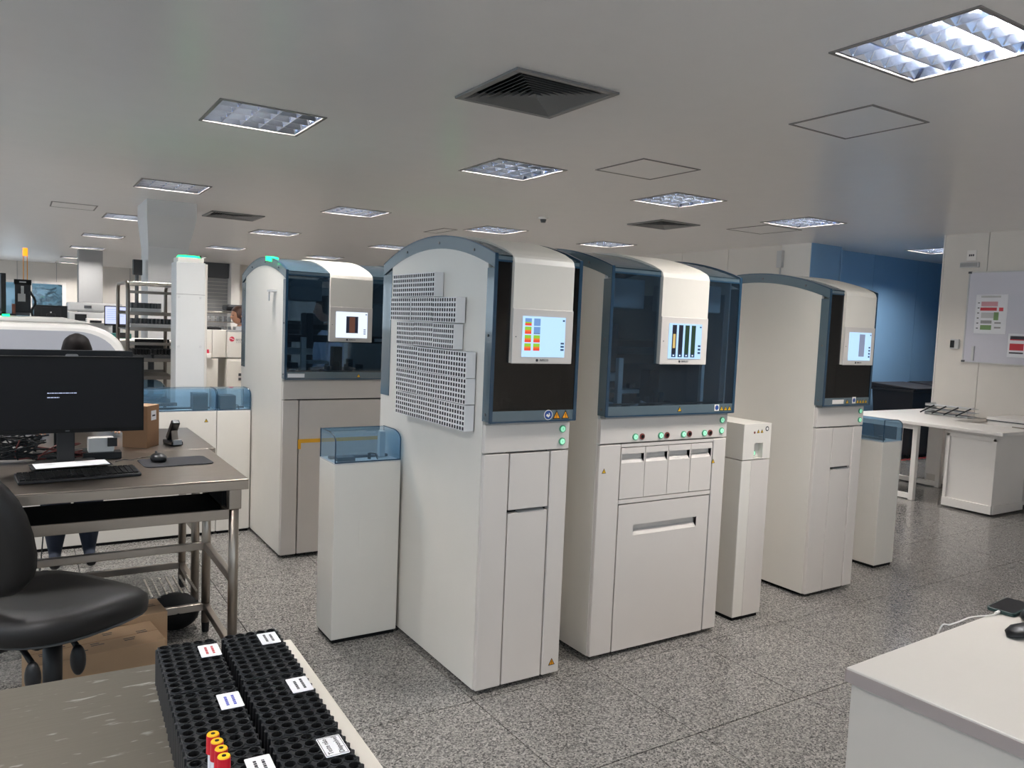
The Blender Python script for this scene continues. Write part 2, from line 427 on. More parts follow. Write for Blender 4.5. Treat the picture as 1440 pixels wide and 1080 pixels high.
# far wall with window
wk = wall('wall_back', MB().box(-5, -.45, 26, 26.2, 0, CEIL).box(1.2, 8.8, 26, 26.2, 0, CEIL).box(-.45, 1.2, 26, 26.2, 0, 1.15).box(-.45, 1.2, 26, 26.2, 2.27, CEIL), 'wall')
for k in range(-5, 9):
    part('wall_joint', MB().box(k * .95, k * .95 + .012, 25.985, 25.999, 2.27 if -.5 < k * .95 < 1.2 else 0, CEIL), 'grey', wk)
wn = struct(part('window_1', MB().box(-.45, 1.2, 26.02, 26.08, 1.15, 1.22).box(-.45, 1.2, 26.02, 26.08, 2.2, 2.27).box(-.45, -.38, 26.02, 26.08, 1.22, 2.2).box(1.1, 1.2, 26.02, 26.08, 1.22, 2.2).box(.3, .36, 26.02, 26.08, 1.22, 2.2), 'white'))
part('pane', MB().box(-.38, .3, 26.045, 26.05, 1.22, 2.2), 'clear', wn); part('pane', MB().box(.36, 1.1, 26.045, 26.05, 1.22, 2.2), 'clear', wn)
wall('wall_left', MB().box(-5.1, -5, -3.2, 27, 0, .95).box(-5.1, -5, -3.2, 27, 2.6, CEIL), 'wall')
wall('wall_near', MB().box(4.2, 8.86, -3.3, -3.2, 0, CEIL).box(-5, 4.2, -3.3, -3.2, 0, .95).box(-5, 4.2, -3.3, -3.2, 2.6, CEIL), 'wall')
def added_window_band(name, x0, x1, y0, y1, n):
    """a run of added glazed windows outside the picture, put in to brighten the hall"""
    dx, dy = (x1 - x0), (y1 - y0); alongx = dx > dy; mb = MB(); L = dx if alongx else dy
    for k in range(n + 1):
        c = k * L / n
        if alongx: mb.box(x0 + c - .04, x0 + c + .04, y0, y1, .95, 2.6)
        else: mb.box(x0, x1, y0 + c - .04, y0 + c + .04, .95, 2.6)
    for z in (.95, 2.54): mb.box(x0, x1, y0, y1, z, z + .06)
    o = struct(part(name, mb, 'white'))
    mm = (MB().box(x0, x1, (y0 + y1) / 2 - .002, (y0 + y1) / 2 + .002, 1.01, 2.54) if alongx else MB().box((x0 + x1) / 2 - .002, (x0 + x1) / 2 + .002, y0, y1, 1.01, 2.54))
    part('pane', mm, 'clear', o)
    ld = bpy.data.lights.new('sky_portal', 'AREA'); ld.shape = 'RECTANGLE'; ld.size = L; ld.size_y = 1.53; ld.cycles.is_portal = True
    lo = bpy.data.objects.new('sky_portal', ld); S.collection.objects.link(lo)
    lo.location = ((x0 + x1) / 2, y0 - .05, 1.78) if alongx else (x0 - .05, (y0 + y1) / 2, 1.78)
    lo.rotation_euler = (PI / 2, 0, PI) if alongx else (PI / 2, 0, PI / 2)
    lo.rotation_euler = (-PI / 2, 0, PI) if alongx else (PI / 2, 0, -PI / 2)
added_window_band('added_window_2', -5, 4.2, -3.28, -3.22, 7)  # unseen windows added so daylight lifts the ceiling
added_window_band('added_window_3', -5.08, -5.02, -3.2, 27, 20)
# outside: trees beyond the window
for k, (tx, ty, tz, r) in enumerate(((-1.6, 31, 1.5, 1.3), (1.2, 32.5, 1.2, 1.35), (4.3, 33, 2.2, 1.6))):
    t = thing('tree', ['leafy tree outside the far window, left side', 'leafy tree outside the far window, middle', 'leafy tree outside the far window, right side'][k], 'tree', (tx, ty, -1), 0, 'trees outside the window')
    part('trunk', MB().cyl((0, 0, 0), (0, 0, tz + 1), .14, .08), 'wbrown', t)
    mb = MB()
    for q in range(420):
        d = Vector((random.gauss(0, 1), random.gauss(0, 1), random.gauss(0, 1))).normalized() * r * random.uniform(.55, 1)
        mb.obox(Vector((0, 0, tz + 1)) + d, .22, .16, .02, random.uniform(0, 6), random.uniform(-1, 1), random.uniform(-1, 1))
    part('foliage', mb, 'green_plant', t)['kind'] = 'stuff'
tag(part('backdrop', MB().box(-8, 10, 38, 38.6, 0, 4.3), 'green_plant'), 'tall dark hedge far outside the window', 'backdrop')  # dark block added to tone down the bright view through the far window

# columns
mb = MB().box(1.24, 1.66, 9.62, 10.2, 0, 2.3)
def ring(x0, x1, y0, y1, z): return [(x0, y0, z), (x1, y0, z), (x1, y1, z), (x0, y1, z)]
mb.loft([ring(1.24, 1.66, 9.62, 10.2, 2.3), ring(1.2, 1.71, 9.42, 10.22, 2.63), ring(1.2, 1.71, 9.42, 10.22, CEIL)])
col1 = tag(part('column', mb, 'lgrey'), 'grey square column whose head flares out under the ceiling', 'column', kind='structure')
tag(part('column', MB().box(1.1, 1.55, 18.9, 19.4, 0, CEIL), 'grey'), 'plain distant grey pillar left of the flared column', 'column', kind='structure')
tag(part('column', MB().box(4.42, 4.62, 19.9, 20.4, 0, CEIL), 'wallend'), 'slim white pillar beside the grey roller shutter', 'column', kind='structure')
tag(part('partition_wall', MB().box(4.62, 6.8, 20.2, 20.4, 0, CEIL), 'wall'), 'far beige partition right of the slim white pillar', 'wall', kind='structure')
t = thing('roller_shutter', 'grey slatted roller shutter at the far end of the hall', 'shutter', (3.48, 20.2, 0))
for k in range(26):
    part('slat', MB().box(0, .92, 0, .03, .1 + k * .09, .1 + k * .09 + .08), 'grey', t)
part('shutter_box', MB().box(-.05, .92, -.1, .2, 2.44, CEIL), 'dgrey', t)

# ------------------------------------------------------------------ ceiling fittings
def troffer():
    t = thing('ceiling_light', LIGHTS[0][2], 'ceiling light', group='square louvred ceiling lights')
    w = .62
    part('frame', MB().box(0, w, -w, -w + .018, -.006, .002).box(0, w, -.018, 0, -.006, .002).box(0, .018, -w + .018, -.018, -.006, .002).box(w - .018, w, -w + .018, -.018, -.006, .002), 'hatch', t)
    part('housing', MB().box(0, .004, -w, 0, .002, .11).box(w - .004, w, -w, 0, .002, .11).box(.004, w - .004, -w, -w + .004, .002, .11).box(.004, w - .004, -.004, 0, .002, .11).box(0, w, -w, 0, .11, .114), 'alu', t)
    n = 4; c = (w - .036) / n
    for k in range(n + 1):      # parabolic reflector ridges running along x between the tubes
        yc = -w + .018 + k * c; hw = .036
        a, b = (max(yc - hw, -w + .018), min(yc + hw, -.018))
        part('reflector', MB().prism([(a, .062), (yc - .004 if k else a, .004), (yc + .004 if k < n else b, .004), (b, .062)], .018, w - .018, 'x'), 'alu', t)
    lp = [(-w + .02, .004)]
    for q in range(n):
        yc = -w + .018 + q * c
        lp += [(yc + .012, .010), (yc + .036, .052), (yc + c - .036, .052), (yc + c - .012, .010)]
    lp += [(-.02, .004)]
    for k in range(1, 5):
        xc = .018 + k * (w - .036) / 5
        part('louvre', MB().prism(lp, xc - .002, xc + .002, 'x'), 'alu', t)
    for k in range(n):
        yc = -w + .018 + (k + .5) * c
        part('lamp_tube', MB().cyl((.03, yc, .088), (w - .03, yc, .088), .008, n=8), 'lamp', t)
    ld = bpy.data.lights.new('lamp_glow', 'AREA'); ld.shape = 'RECTANGLE'; ld.size = .46; ld.size_y = .46; ld.energy = LIGHT_W; ld.color = LIGHT_COL
    lo = bpy.data.objects.new('lamp_glow', ld); S.collection.objects.link(lo); lo.parent = t; lo.location = (w / 2, -w / 2, .07)
    return t
M['lamp'] = mat('lamp_tube_glow', (255, 255, 255), .5, emit=(255, 250, 245), es=3)
tr = troffer()
for i, (x, y, l) in enumerate(LIGHTS):
    o = tr if i == 0 else dup(tr)
    o.location = (x, y, CEIL); o['label'] = l or 'louvred ceiling light outside the picture'
    if l is None: o['group'] = 'ceiling lights outside the picture'

def vent(x, y, w, label):
    t = thing('air_vent', label, 'air vent', (x, y - w, CEIL), 0, 'square ceiling air vents')
    b = .035
    part('frame', MB().box(0, w, 0, b, -.012, .003).box(0, w, w - b, w, -.012, .003).box(0, b, b, w - b, -.012, .003).box(w - b, w, b, w - b, -.012, .003), 'vent', t, bevel=.002)
    part('duct', MB().box(b, w - b, b, w - b, .12, .125).box(b - .004, b, b, w - b, 0, .12).box(w - b, w - b + .004, b, w - b, 0, .12).box(b, w - b, b - .004, b, 0, .12).box(b, w - b, w - b, w - b + .004, 0, .12), 'ventdark', t)
    n = 9; h = w / 2 - b; c = w / 2
    for k in range(n):
        ro = h * (1 - k / n) - .003; ri = ro - h / n * 1.25
        if ri < .004: ri = .004
        mb = MB()
        O = [(c - ro, c - ro, -.008), (c + ro, c - ro, -.008), (c + ro, c + ro, -.008), (c - ro, c + ro, -.008)]
        I = [(c - ri, c - ri, .02), (c + ri, c - ri, .02), (c + ri, c + ri, .02), (c - ri, c + ri, .02)]
        for q in range(4):
            mb.face([O[q], O[(q + 1) % 4], I[(q + 1) % 4], I[q]])
        o = part('vane', mb, 'vent', t)
        sm = o.modifiers.new('thick', 'SOLIDIFY'); sm.thickness = .0015
    return t
for v in VENTS: vent(*v)
def hatch(x0, x1, y0, y1, label):
    t = thing('ceiling_hatch', label, 'ceiling hatch', (x0, y0, CEIL), 0, 'flush ceiling hatches'); w, h = x1 - x0, y1 - y0; b = .014
    part('frame', MB().box(0, w, 0, b, -.005, 0).box(0, w, h - b, h, -.005, 0).box(0, b, b, h - b, -.005, 0).box(w - b, w, b, h - b, -.005, 0), 'hatch', t)
    part('panel', MB().box(b + .003, w - b - .003, b + .003, h - b - .003, -.003, 0), 'ceil', t)
hatch(3.71, 4.23, 2.5, 3.02, 'flush ceiling hatch nearest the corner light')
hatch(3.72, 4.28, 4.25, 4.8, 'flush ceiling hatch beside the middle air vent')
hatch(6.93, 7.51, 5.83, 6.42, 'flush ceiling hatch left of the light before the corridor')
hatch(.34, .82, 10.6, 11.15, 'long looking pale ceiling hatch at far left')
hatch(4.65, 4.85, 9.1, 9.7, 'narrow ceiling hatch above the arched analyser top')
t = thing('smoke_detector', 'small round smoke detector on the ceiling', 'smoke detector', (4.96, 7.29, CEIL))
part('base', MB().cyl((0, 0, 0), (0, 0, -.02), .055, .052, 20), 'white', t); part('sensor', MB().cyl((0, 0, -.02), (0, 0, -.055), .036, .026, 16), 'dgrey', t)
t = thing('security_camera', 'tiny dark security camera hanging at the far ceiling', 'camera', (3.35, 18, CEIL))
part('bracket', MB().cyl((0, 0, 0), (0, 0, -.12), .015), 'dgrey', t); part('camera_body', MB().cyl((0, .06, -.15), (0, -.1, -.17), .045), 'dgrey', t)

# ------------------------------------------------------------------ analyser modules
D = 1.09
def arc(y, off=0): return 1.885 + .107 * (1 - ((y - .52) / .575) ** 2) - off
def arcpts(y0, y1, off=0, n=20): return [(y0 + (y1 - y0) * i / n, arc(y0 + (y1 - y0) * i / n, off)) for i in range(n + 1)]
def recess(mb, x0, x1, z0, z1, yf, rx0, rx1, rz0, rz1, dep=.03, th=.02):
    """front panel facing -y with a grip recess that has a sloping bright lower lip"""
    mb.box(x0, rx0, yf, yf + th, z0, z1).box(rx1, x1, yf, yf + th, z0, z1).box(rx0, rx1, yf, yf + th, z0, rz0).box(rx0, rx1, yf, yf + th, rz1, z1)
    mb.box(rx0, rx1, yf + dep, yf + dep + .004, rz0 - .002, rz1 + .002)
    mb.box(rx0 - .003, rx0, yf + .002, yf + dep, rz0, rz1).box(rx1, rx1 + .003, yf + .002, yf + dep, rz0, rz1).box(rx0, rx1, yf + .002, yf + dep, rz1, rz1 + .003)
    mb.prism([(yf + .001, rz0), (yf + dep, rz0 + (rz1 - rz0) * .45), (yf + dep, rz0)], rx0, rx1, 'x')
def triangle(par, x, z, y, r=.014, m='yellow', name='warning_sign'):
    mb = MB().prism([(x - r, z - r * .8), (x + r, z - r * .8), (x, z + r)], y - .0012, y, 'y')
    mb.mi = 1; mb.prism([(x - r * .72, z - r * .62), (x + r * .72, z - r * .62), (x, z + r * .66)], y - .0016, y - .0012, 'y')
    mb.mi = 2; mb.box(x - r * .08, x + r * .08, y - .002, y - .0016, z - r * .2, z + r * .32).box(x - r * .09, x + r * .09, y - .002, y - .0016, z - r * .5, z - r * .33)
    return part(name, mb, ['black', m, 'black'], par)
def button(par, x, z, y, kind='green'):
    if kind == 'green':
        o = part('button', MB().cyl((x, y, z), (x, y - .006, z), .0165, n=20), 'btnring', par, smooth=False, label='round lit green button')
        mb = MB().cyl((x, y - .006, z), (x, y - .008, z), .012, n=20); mb.mi = 1; mb.box(x - .001, x + .001, y - .0088, y - .008, z - .004, z + .004)
        part('lens', mb, ['btn', 'btnring'], o)
    else:
        o = part('key_lock', MB().cyl((x, y, z), (x, y - .005, z), .0155, n=20), 'red', par, label='round dark red key lock')
        part('keyway', MB().cyl((x, y - .005, z), (x, y - .007, z), .009, n=12).obox((x, y - .008, z), .004, .003, .016, 0, 0, .6), 'blackm', o)
def screen(par, x0, x1, z0, z1, y, style):
    sc = part('screen', MB().box(x0, x1, y - .003, y, z0, z1), 'ui_bg' if style != 'm1' else 'ui_bg2', par, label='lit touch screen')
    w, h = x1 - x0, z1 - z0
    def q(a, b, c, d, m, name='screen_block', k=0):
        part(name, MB().box(x0 + a * w, x0 + b * w, y - .0036 - k * .0004, y - .0032, z1 - d * h, z1 - c * h), m, sc)
    q(.93, .98, .06, .1, 'ui_navy', 'screen_icon')
    if style == 'm2':
        for i in range(4):
            a = .05 + .205 * i; x = .045
            if i == 0:
                q(x, x + .15, a, a + .09, 'ui_blue'); q(x, x + .15, a + .09, a + .12, 'ui_green'); q(x, x + .15, a + .12, a + .18, 'ui_red')
            else:
                q(x, x + .15, a, a + .08, 'ui_green'); q(x, x + .15, a + .08, a + .12, 'ui_orange'); q(x, x + .15, a + .12, a + .18, 'ui_red')
            x = .25
            if i < 2: q(x, x + .15, a, a + .18, 'ui_blue')
            else:
                q(x, x + .15, a, a + .08, 'ui_green'); q(x, x + .15, a + .08, a + .12, 'ui_orange'); q(x, x + .15, a + .12, a + .18, 'ui_red')
        q(.25, .4, .415, .43, 'ui_brown')
        for i in range(3): q(.9, .98, .63 + i * .08, .675 + i * .08, 'ui_navy', 'screen_icon')
    if style == 'm3':
        for i in range(4):
            x = .09 + i * .195
            q(x, x + .13, .04, .86, ['ui_dark', 'ui_dark', 'ui_dkgreen', 'ui_dkgreen'][i]); q(x, x + .13, .86, .96, 'ui_navy')
            q(x + .045, x + .085, .89, .93, 'ui_bg2', k=1)
            if i == 0: q(x + .03, x + .1, .3, .7, 'ui_tan', k=1)
        for i in range(3): q(.9, .98, .6 + i * .1, .655 + i * .1, 'ui_navy', 'screen_icon')
    if style == 'm1':
        q(.32, .7, .17, .82, 'ui_dark'); q(.42, .6, .2, .8, 'ui_brown', k=1)
        for i in range(3): q(.88, .95, .65 + i * .08, .7 + i * .08, 'ui_grey', 'screen_icon')
    if style == 'm4':
        q(.45, .7, .06, .86, 'ui_grey')
        for i in range(4): q(.9, .97, .5 + i * .11, .56 + i * .11, 'ui_navy', 'screen_icon')
    return sc
def module(loc, w, hx0, hx1, style, label, back_clear=False, dark=False):
    t = thing('analyser', label, 'analyser', loc, 0, 'tall arched laboratory analysers')
    ZB, ZT = 1.052, 1.175
    part('plinth', MB().box(.03, w - .03, .05, D - .04, 0, .03), 'blackm', t)
    part('carcass', MB().box(.021, w - .021, .02, D - .02, .022, 1.185), 'body', t)
    # side panels: straight to the cover, arched above
    for x0 in (0, w - .02):
        prof = [(0, .022), (0, arc(0, .045))] + arcpts(.04, .98, .052, 18)[0:] + [(.98, 1.2), (D, 1.2), (D, .022)]
        part('side_panel', MB().prism(prof, x0, x0 + .02, 'x'), 'body', t)
    # translucent cover: side ribs, front posts, rear posts
    yf = -.055
    for x0 in (-.002, w - .012):
        A = arcpts(yf, D, 0, 26); B = arcpts(yf, D, .056, 26)
        mb = MB().strip(A, B, x0, x0 + .014)
        mb.box(x0, x0 + .014, yf, .002, 1.19, arc(yf, .056)).box(x0, x0 + .014, .98, D, 1.2, arc(D, .056))
        fr = part('cover_rib', mb, 'frame', t)
        part('rib_edge', MB().strip(arcpts(yf, D, -.004, 26), arcpts(yf, D, .001, 26), x0 - .001, x0 + .015).box(x0 - .001, x0 + .015, yf - .003, yf + .001, 1.187, arc(yf)), 'edge', fr)
        sd = x0 - .001 if x0 < .1 else x0 + .015
        mb = MB()
        for yy in (.12, .45, .8): mb.cyl((x0 - .003, yy, arc(yy, .03)), (x0, yy, arc(yy, .03)), .006, n=8)
        mb.cyl((x0 - .003, -.025, 1.22), (x0, -.025, 1.22), .006, n=8).cyl((x0 - .003, -.025, 1.55), (x0, -.025, 1.55), .006, n=8)
        part('screw', mb, 'dgrey', fr)
    for a, b in ((.013, hx0), (hx1, w - .013)):  # lids either side of the hood
        part('arched_lid', MB().strip(arcpts(yf, D, .002, 26), arcpts(yf, D, .007, 26), a, b), 'glass_top', t)
    fg = part('front_window', MB().box(.013, w - .013, yf, yf + .005, 1.236, arc(yf, .03)), 'glass_dark' if dark else 'glass_front', t)
    part('window_sill', MB().box(.002, w - .002, yf - .001, yf + .01, 1.192, 1.236), 'frame', t)
    part('window_edge', MB().box(.002, w - .002, yf - .004, yf + .006, 1.186, 1.193), 'edge', t)
    part('window_edge', MB().box(.013, w - .013, yf - .002, yf + .008, arc(yf, .03), arc(yf, .022)), 'edge', t)
    part('window_header', MB().box(.013, w - .013, yf, yf + .004, arc(yf, .022), arc(yf, .002)), 'frame', t)
    part('hinge_strip', MB().box(.015, w - .03, yf + .012, .02, 1.177, 1.19), 'grey', t)
    if back_clear:
        part('rear_window', MB().box(.02, w - .02, D - .03, D - .024, 1.2, 1.83), 'clear', t)
    else:
        part('rear_wall', MB().box(.02, w - .02, D - .03, D - .012, 1.2, 1.83), 'dark' if dark else 'dgrey', t)
    # inside: deck, gantry, upper housings, instruments
    part('deck', MB().box(.021, w - .021, -.03, D - .04, 1.186, 1.2), 'dark', t)
    part('inner_liner', MB().box(.021, .026, .03, .97, 1.2, 1.8).box(w - .026, w - .021, .03, .97, 1.2, 1.8), 'dark' if dark else 'grey', t)
    if not dark:
        part('upper_housing', MB().box(.05, hx0 - .02, .03, .36, 1.7, 1.84), 'lgrey' if not back_clear else 'grey', t, bevel=.006)
        part('upper_housing', MB().box(hx1 + .02, w - .05, .03, .36, 1.7, 1.84), 'lgrey' if not back_clear else 'grey', t, bevel=.006)
        part('guide_post', MB().box(.13, .155, .02, .045, 1.2, 1.46).box(.158, .166, .03, .04, 1.2, 1.46), 'white', t)
        part('guide_post', MB().box(w - .14, w - .12, .05, .07, 1.2, 1.46).box(w - .2, w - .12, .05, .07, 1.44, 1.46), 'white', t)
        part('inner_bench', MB().box(.03, .24, .12, .3, 1.34, 1.38).box(.2, .34, .1, .2, 1.28, 1.3), 'white', t, bevel=.003)
        part('pipette_head', MB().box(.36, .42, .05, .12, 1.22, 1.4).cyl((.39, .04, 1.2), (.39, .04, 1.3), .01), 'black', t)
        part('small_fittings', MB().box(.05, .09, .0, .03, 1.2, 1.25).cyl((.2, .0, 1.225), (.24, .0, 1.235), .008).cyl((.27, .01, 1.25), (.3, .01, 1.24), .006).box(.44, .5, .0, .04, 1.2, 1.23), 'lgrey', t)
        if not back_clear:
            part('inner_cabinet', MB().box(.05, hx0 - .06, .34, .7, 1.4, 1.66), 'bluepanel', t, bevel=.01)
    part('gantry', MB().box(.03, w - .03, .28, .34, 1.42, 1.47).box(.03, w - .03, .55, .6, 1.5, 1.54), 'black', t)
    part('robot_arm', MB().box(w * .25, w * .25 + .05, .2, .3, 1.25, 1.62).cyl((w * .25 + .025, .22, 1.22), (w * .25 + .025, .22, 1.3), .012), 'dgrey', t)
    mb = MB()
    rnd = random.Random(int(w * 1000))
    for k in range(int(9 + w * 18)):
        xx = rnd.uniform(.05, w - .09); yy = rnd.uniform(.02, .6); hh = rnd.uniform(.02, .1)
        if rnd.random() < .5: mb.box(xx, xx + rnd.uniform(.02, .06), yy, yy + rnd.uniform(.02, .08), 1.2, 1.2 + hh)
        else: mb.cyl((xx, yy, 1.2), (xx, yy, 1.2 + hh), rnd.uniform(.006, .018), n=10)
    part('tube_track', mb, 'dgrey', t)
    part('rail', MB().box(.03, w - .03, -.005, .01, 1.235, 1.243).box(.03, w - .03, .06, .07, 1.225, 1.232), 'steel', t)
    # hood
    hy = yf - .018
    A = [(hy, 1.44)] + [(hy, arc(yf) - .03), (hy + .008, arc(yf) - .008), (hy + .022, arc(yf) + .004)] + [(y, z + .008) for y, z in arcpts(.0, .96, 0, 18)]
    B = [(hy + .035, 1.44)] + [(hy + .035, arc(yf) - .05), (hy + .037, arc(yf) - .045), (hy + .04, arc(yf) - .04)] + [(y, z - .03) for y, z in arcpts(.0, .96, 0, 18)]
    hd = part('hood', MB().strip(A, B, hx0, hx1), 'hood', t)
    pn = part('display_panel', MB().box(hx0 - .001, hx1 + .001, hy - .006, hy + .002, 1.438, 1.668), 'body2', t, bevel=.003)
    xc = (hx0 + hx1) / 2
    sw = .218; screen(pn, xc - sw / 2 + .002, xc + sw / 2 + .002, 1.467, 1.637, hy - .0065, style)
    lg = part('logo', MB().cyl((xc - .028, hy - .0065, 1.453), (xc - .028, hy - .0078, 1.453), .006, n=14), 'ink', pn)
    text('INPECO', .0125, 'ink', pn, (xc + .008, hy - .0072, 1.453), FR)
    part('indicator', MB().cyl((hx0 + .015, hy - .0065, 1.55), (hx0 + .015, hy - .008, 1.55), .0025, n=8), 'dgrey', pn)
    # control strip
    yp = -.022
    part('door_backing', MB().box(.004, w - .004, .014, .0195, .025, 1.07), 'groove', t)
    cs = part('control_strip', MB().box(.003, w - .003, yp, .02, ZB + .003, ZT), 'body2', t, bevel=.003)
    return t, cs, yp
def pillars(t, w, a, b, yp, ztop):
    part('front_pillar', MB().box(.003, a, yp, .02, .022, ztop), 'body2', t, bevel=.004)
    part('front_pillar', MB().box(b, w - .003, yp, .02, .022, ztop), 'body2', t, bevel=.004)
def narrow_front(t, w, yp, a, b):
    pillars(t, w, a, b, yp, 1.049)
    part('upper_door', MB().box(a + .007, b - .007, yp + .003, .02, .800, 1.047), 'body2', t, bevel=.003)
    d = part('lower_door', MB().box(a + .007, b - .007, yp + .003, .02, .022, .785), 'body2', t, bevel=.003)
    part('door_gap', MB().box(a + .004, b - .004, .005, .02, .78, .805), 'groove', t)
    part('grip_lip', MB().prism([(yp + .002, .785), (.01, .795), (.01, .785)], a + .06, b - .02, 'x'), 'grey', d)

# M2: rack covered narrow module
m2, cs, yp = module((1.648, 2.81, 0), .443, .083, .39, 'm2', 'narrow white arched analyser with grey tube racks stuck on its side', dark=True)
narrow_front(m2, .443, yp, .127, .347)
button(cs, .4, 1.146, yp); button(cs, .4, 1.09, yp)
triangle(m2, .4, .075, yp, .018, 'orangey')
ys = -.056
o = part('manual_sign', MB().cyl((.296, ys, 1.215), (.296, ys - .0015, 1.215), .022, n=24), 'white', m2, label='round blue read-the-manual sticker')
mb = MB().cyl((.296, ys - .0015, 1.215), (.296, ys - .0022, 1.215), .0195, n=24); mb.mi = 1
mb.obox((.293, ys - .0026, 1.212), .016, .001, .01, 0, 0, .5).obox((.301, ys - .0026, 1.217), .004, .001, .014, 0, 0, -.3)
part('sign_face', mb, ['signblue', 'white'], o)
triangle(m2, .341, 1.213, ys, .021, 'orangey'); triangle(m2, .388, 1.213, ys, .021, 'orangey')
# M3: wide module with four drawers
m3, cs, yp = module((2.3065, 2.862, 0), .858, .299, .609, 'm3', 'wide white arched analyser with four small drawers under its window')
pillars(m3, .858, .133, .762, yp, 1.049)
part('front_rail', MB().box(.136, .759, yp + .002, .02, 1.034, 1.049).box(.136, .759, yp + .002, .02, .757, .777), 'body2', m3)
for k in range(4):
    x0 = .14 + k * .1548; mb = MB(); recess(mb, x0, x0 + .151, .781, 1.03, yp + .002, x0 + .004, x0 + .145, .955, 1.0, .022)
    part('drawer', mb, 'body2', m3)
mb = MB(); recess(mb, .141, .754, .022, .751, yp + .002, .238, .67, .592, .645, .026)
part('lower_door', mb, 'body2', m3)
for a, b in ((.218, .262), (.384, .426), (.539, .581), (.687, .729)):
    button(cs, a, 1.082, yp); button(cs, b, 1.082, yp, 'red')
button(cs, .812, 1.146, yp); button(cs, .812, 1.09, yp)
triangle(m3, .035, .925, yp, .013); triangle(m3, .765, .93, yp, .013)
triangle(m3, .47, 1.214, ys, .014)
o = part('manual_sign', MB().box(.715, .748, ys - .001, ys, 1.2, 1.233), 'white', m3)
part('sign_face', MB().cyl((.7315, ys - .001, 1.2165), (.7315, ys - .0018, 1.2165), .0125, n=18), 'signblue', o)
for x in (.767, .796, .825): triangle(m3, x, 1.211, ys, .014)
# M4: narrow module at the right
m4, cs, yp = module((4.066, 2.98, 0), .467, .134, .432, 'm4', 'narrow white arched analyser nearest the blue corridor', dark=True)
narrow_front(m4, .467, yp, .165, .375)
button(cs, .425, 1.146, yp); button(cs, .425, 1.09, yp)
part('rating_label', MB().box(.09, .2, ys - .001, ys, 1.2, 1.225), 'white', m4)
triangle(m4, .235, 1.212, ys, .014)
o = part('manual_sign', MB().box(.285, .32, ys - .001, ys, 1.2, 1.24), 'white', m4)
part('sign_face', MB().cyl((.3025, ys - .001, 1.22), (.3025, ys - .0018, 1.22), .0125, n=18), 'signblue', o)
for x in (.34, .368, .396, .424): triangle(m4, x, 1.211, ys, .014)
# M1: wide module at left rear
m1, cs, yp = module((1.446, 5.05, 0), .858, .285, .578, 'm1', 'wide white arched analyser at rear left with glowing green lamp on top', back_clear=True)
pillars(m1, .858, .105, .755, yp, 1.049)
part('lower_door', MB().box(.113, .748, yp + .003, .02, .022, 1.046), 'body2', m1, bevel=.003)
part('tape_mark', MB().box(.106, .75, yp - .0005, yp + .002, .765, .79).box(.106, .126, yp - .001, yp + .002, .725, .765), 'tape', m1, label='yellow tape corner mark on the door')
part('beacon', MB().strip(arcpts(.29, .42, -.008, 6), arcpts(.29, .42, .022, 6), -.006, .045), 'green', m1, label='glowing green status lamp')
mb = MB().cyl((0, .21, 1.755), (-.04, .21, 1.755), .006).cyl((-.035, .21, 1.755), (-.035, .21, 1.69), .005).box(-.045, 0, .15, .225, 1.75, 1.762)
part('side_hook', mb, 'lgrey', m1)
part('window_label', MB().box(.02, .13, ys - .001, ys, 1.2, 1.225), 'paper', m1)
triangle(m1, .5, 1.212, ys, .014)

# ------------------------------------------------------------------ low conveyor cabinets with blue acrylic lids
def lid_prof(d, h):
    """(y,z) profile of the bent lid, front at y=0"""
    pts = [(0, 0), (0, h * .72)]
    for i in range(1, 6):
        a = PI / 2 * i / 5; pts.append((d * .42 * (1 - math.cos(a)), h * .72 + h * .28 * math.sin(a)))
    pts.append((d, h)); pts.append((d, 0)); return pts
def lid(t, w, d, z, h, axis='x', ends=True, off=(0, 0)):
    pr = lid_prof(d, h); th = .004
    if axis == 'x':
        top = MB()
        for i in range(len(pr) - 1):
            (a, b), (c, e_) = pr[i], pr[i + 1]
            top.face([(off[0], off[1] + a, z + b), (off[0] + w, off[1] + a, z + b), (off[0] + w, off[1] + c, z + e_), (off[0], off[1] + c, z + e_)])
        l = part('lid', top, 'glass_blue', t, label='bent pale blue acrylic lid')
        for x in (off[0], off[0] + w):
            part('lid_end', MB().face([(x, off[1] + a, z + b) for a, b in pr]), 'glass_blue', l)
            part('lid_rim', MB().tube([(x, off[1] + a, z + b) for a, b in pr[:-1]] + [(x, off[1] + d, z)], .003, 6), 'edge', l)
        part('lid_base_rim', MB().box(off[0], off[0] + w, off[1] - .002, off[1] + .002, z, z + .006).box(off[0], off[0] + w, off[1] + d - .002, off[1] + d + .002, z + h - .004, z + h), 'edge', l)
    return l
def cabinet_x(loc, w, d, zh, lh, label, panel=None, name='conveyor_cabinet', seams=()):
    t = thing(name, label, 'conveyor cabinet', loc, 0, 'low white conveyor cabinets')
    part('plinth', MB().box(.01, w - .01, .01, d - .01, 0, .03), 'blackm', t)
    part('body', MB().box(0, w, 0, d, .02, zh - .006), 'body', t, bevel=.004)
    part('deck', MB().box(.001, w - .001, .001, d - .001, zh - .006, zh), 'lgrey', t)
    lid(t, w - .006, d - .008, zh, lh, off=(.003, .004))
    if panel: part('access_panel', MB().box(panel[0], panel[1], -.0025, 0, panel[2], panel[3]), 'body', t, bevel=.001)
    tr_ = part('tube_track', MB().box(0.02, w - .02, d * .55, d * .7, zh, zh + .012).box(.03, .03 + .09, d * .2, d * .4, zh, zh + .02), 'dgrey', t)
    part('bracket', MB().cyl((w * .6, d * .35, zh), (w * .6, d * .35, zh + .03), .008).tube([(w * .6, d * .35, zh + .03), (w * .68, d * .3, zh + .028), (w * .7, d * .25, zh)], .003), 'black', t)
    return t
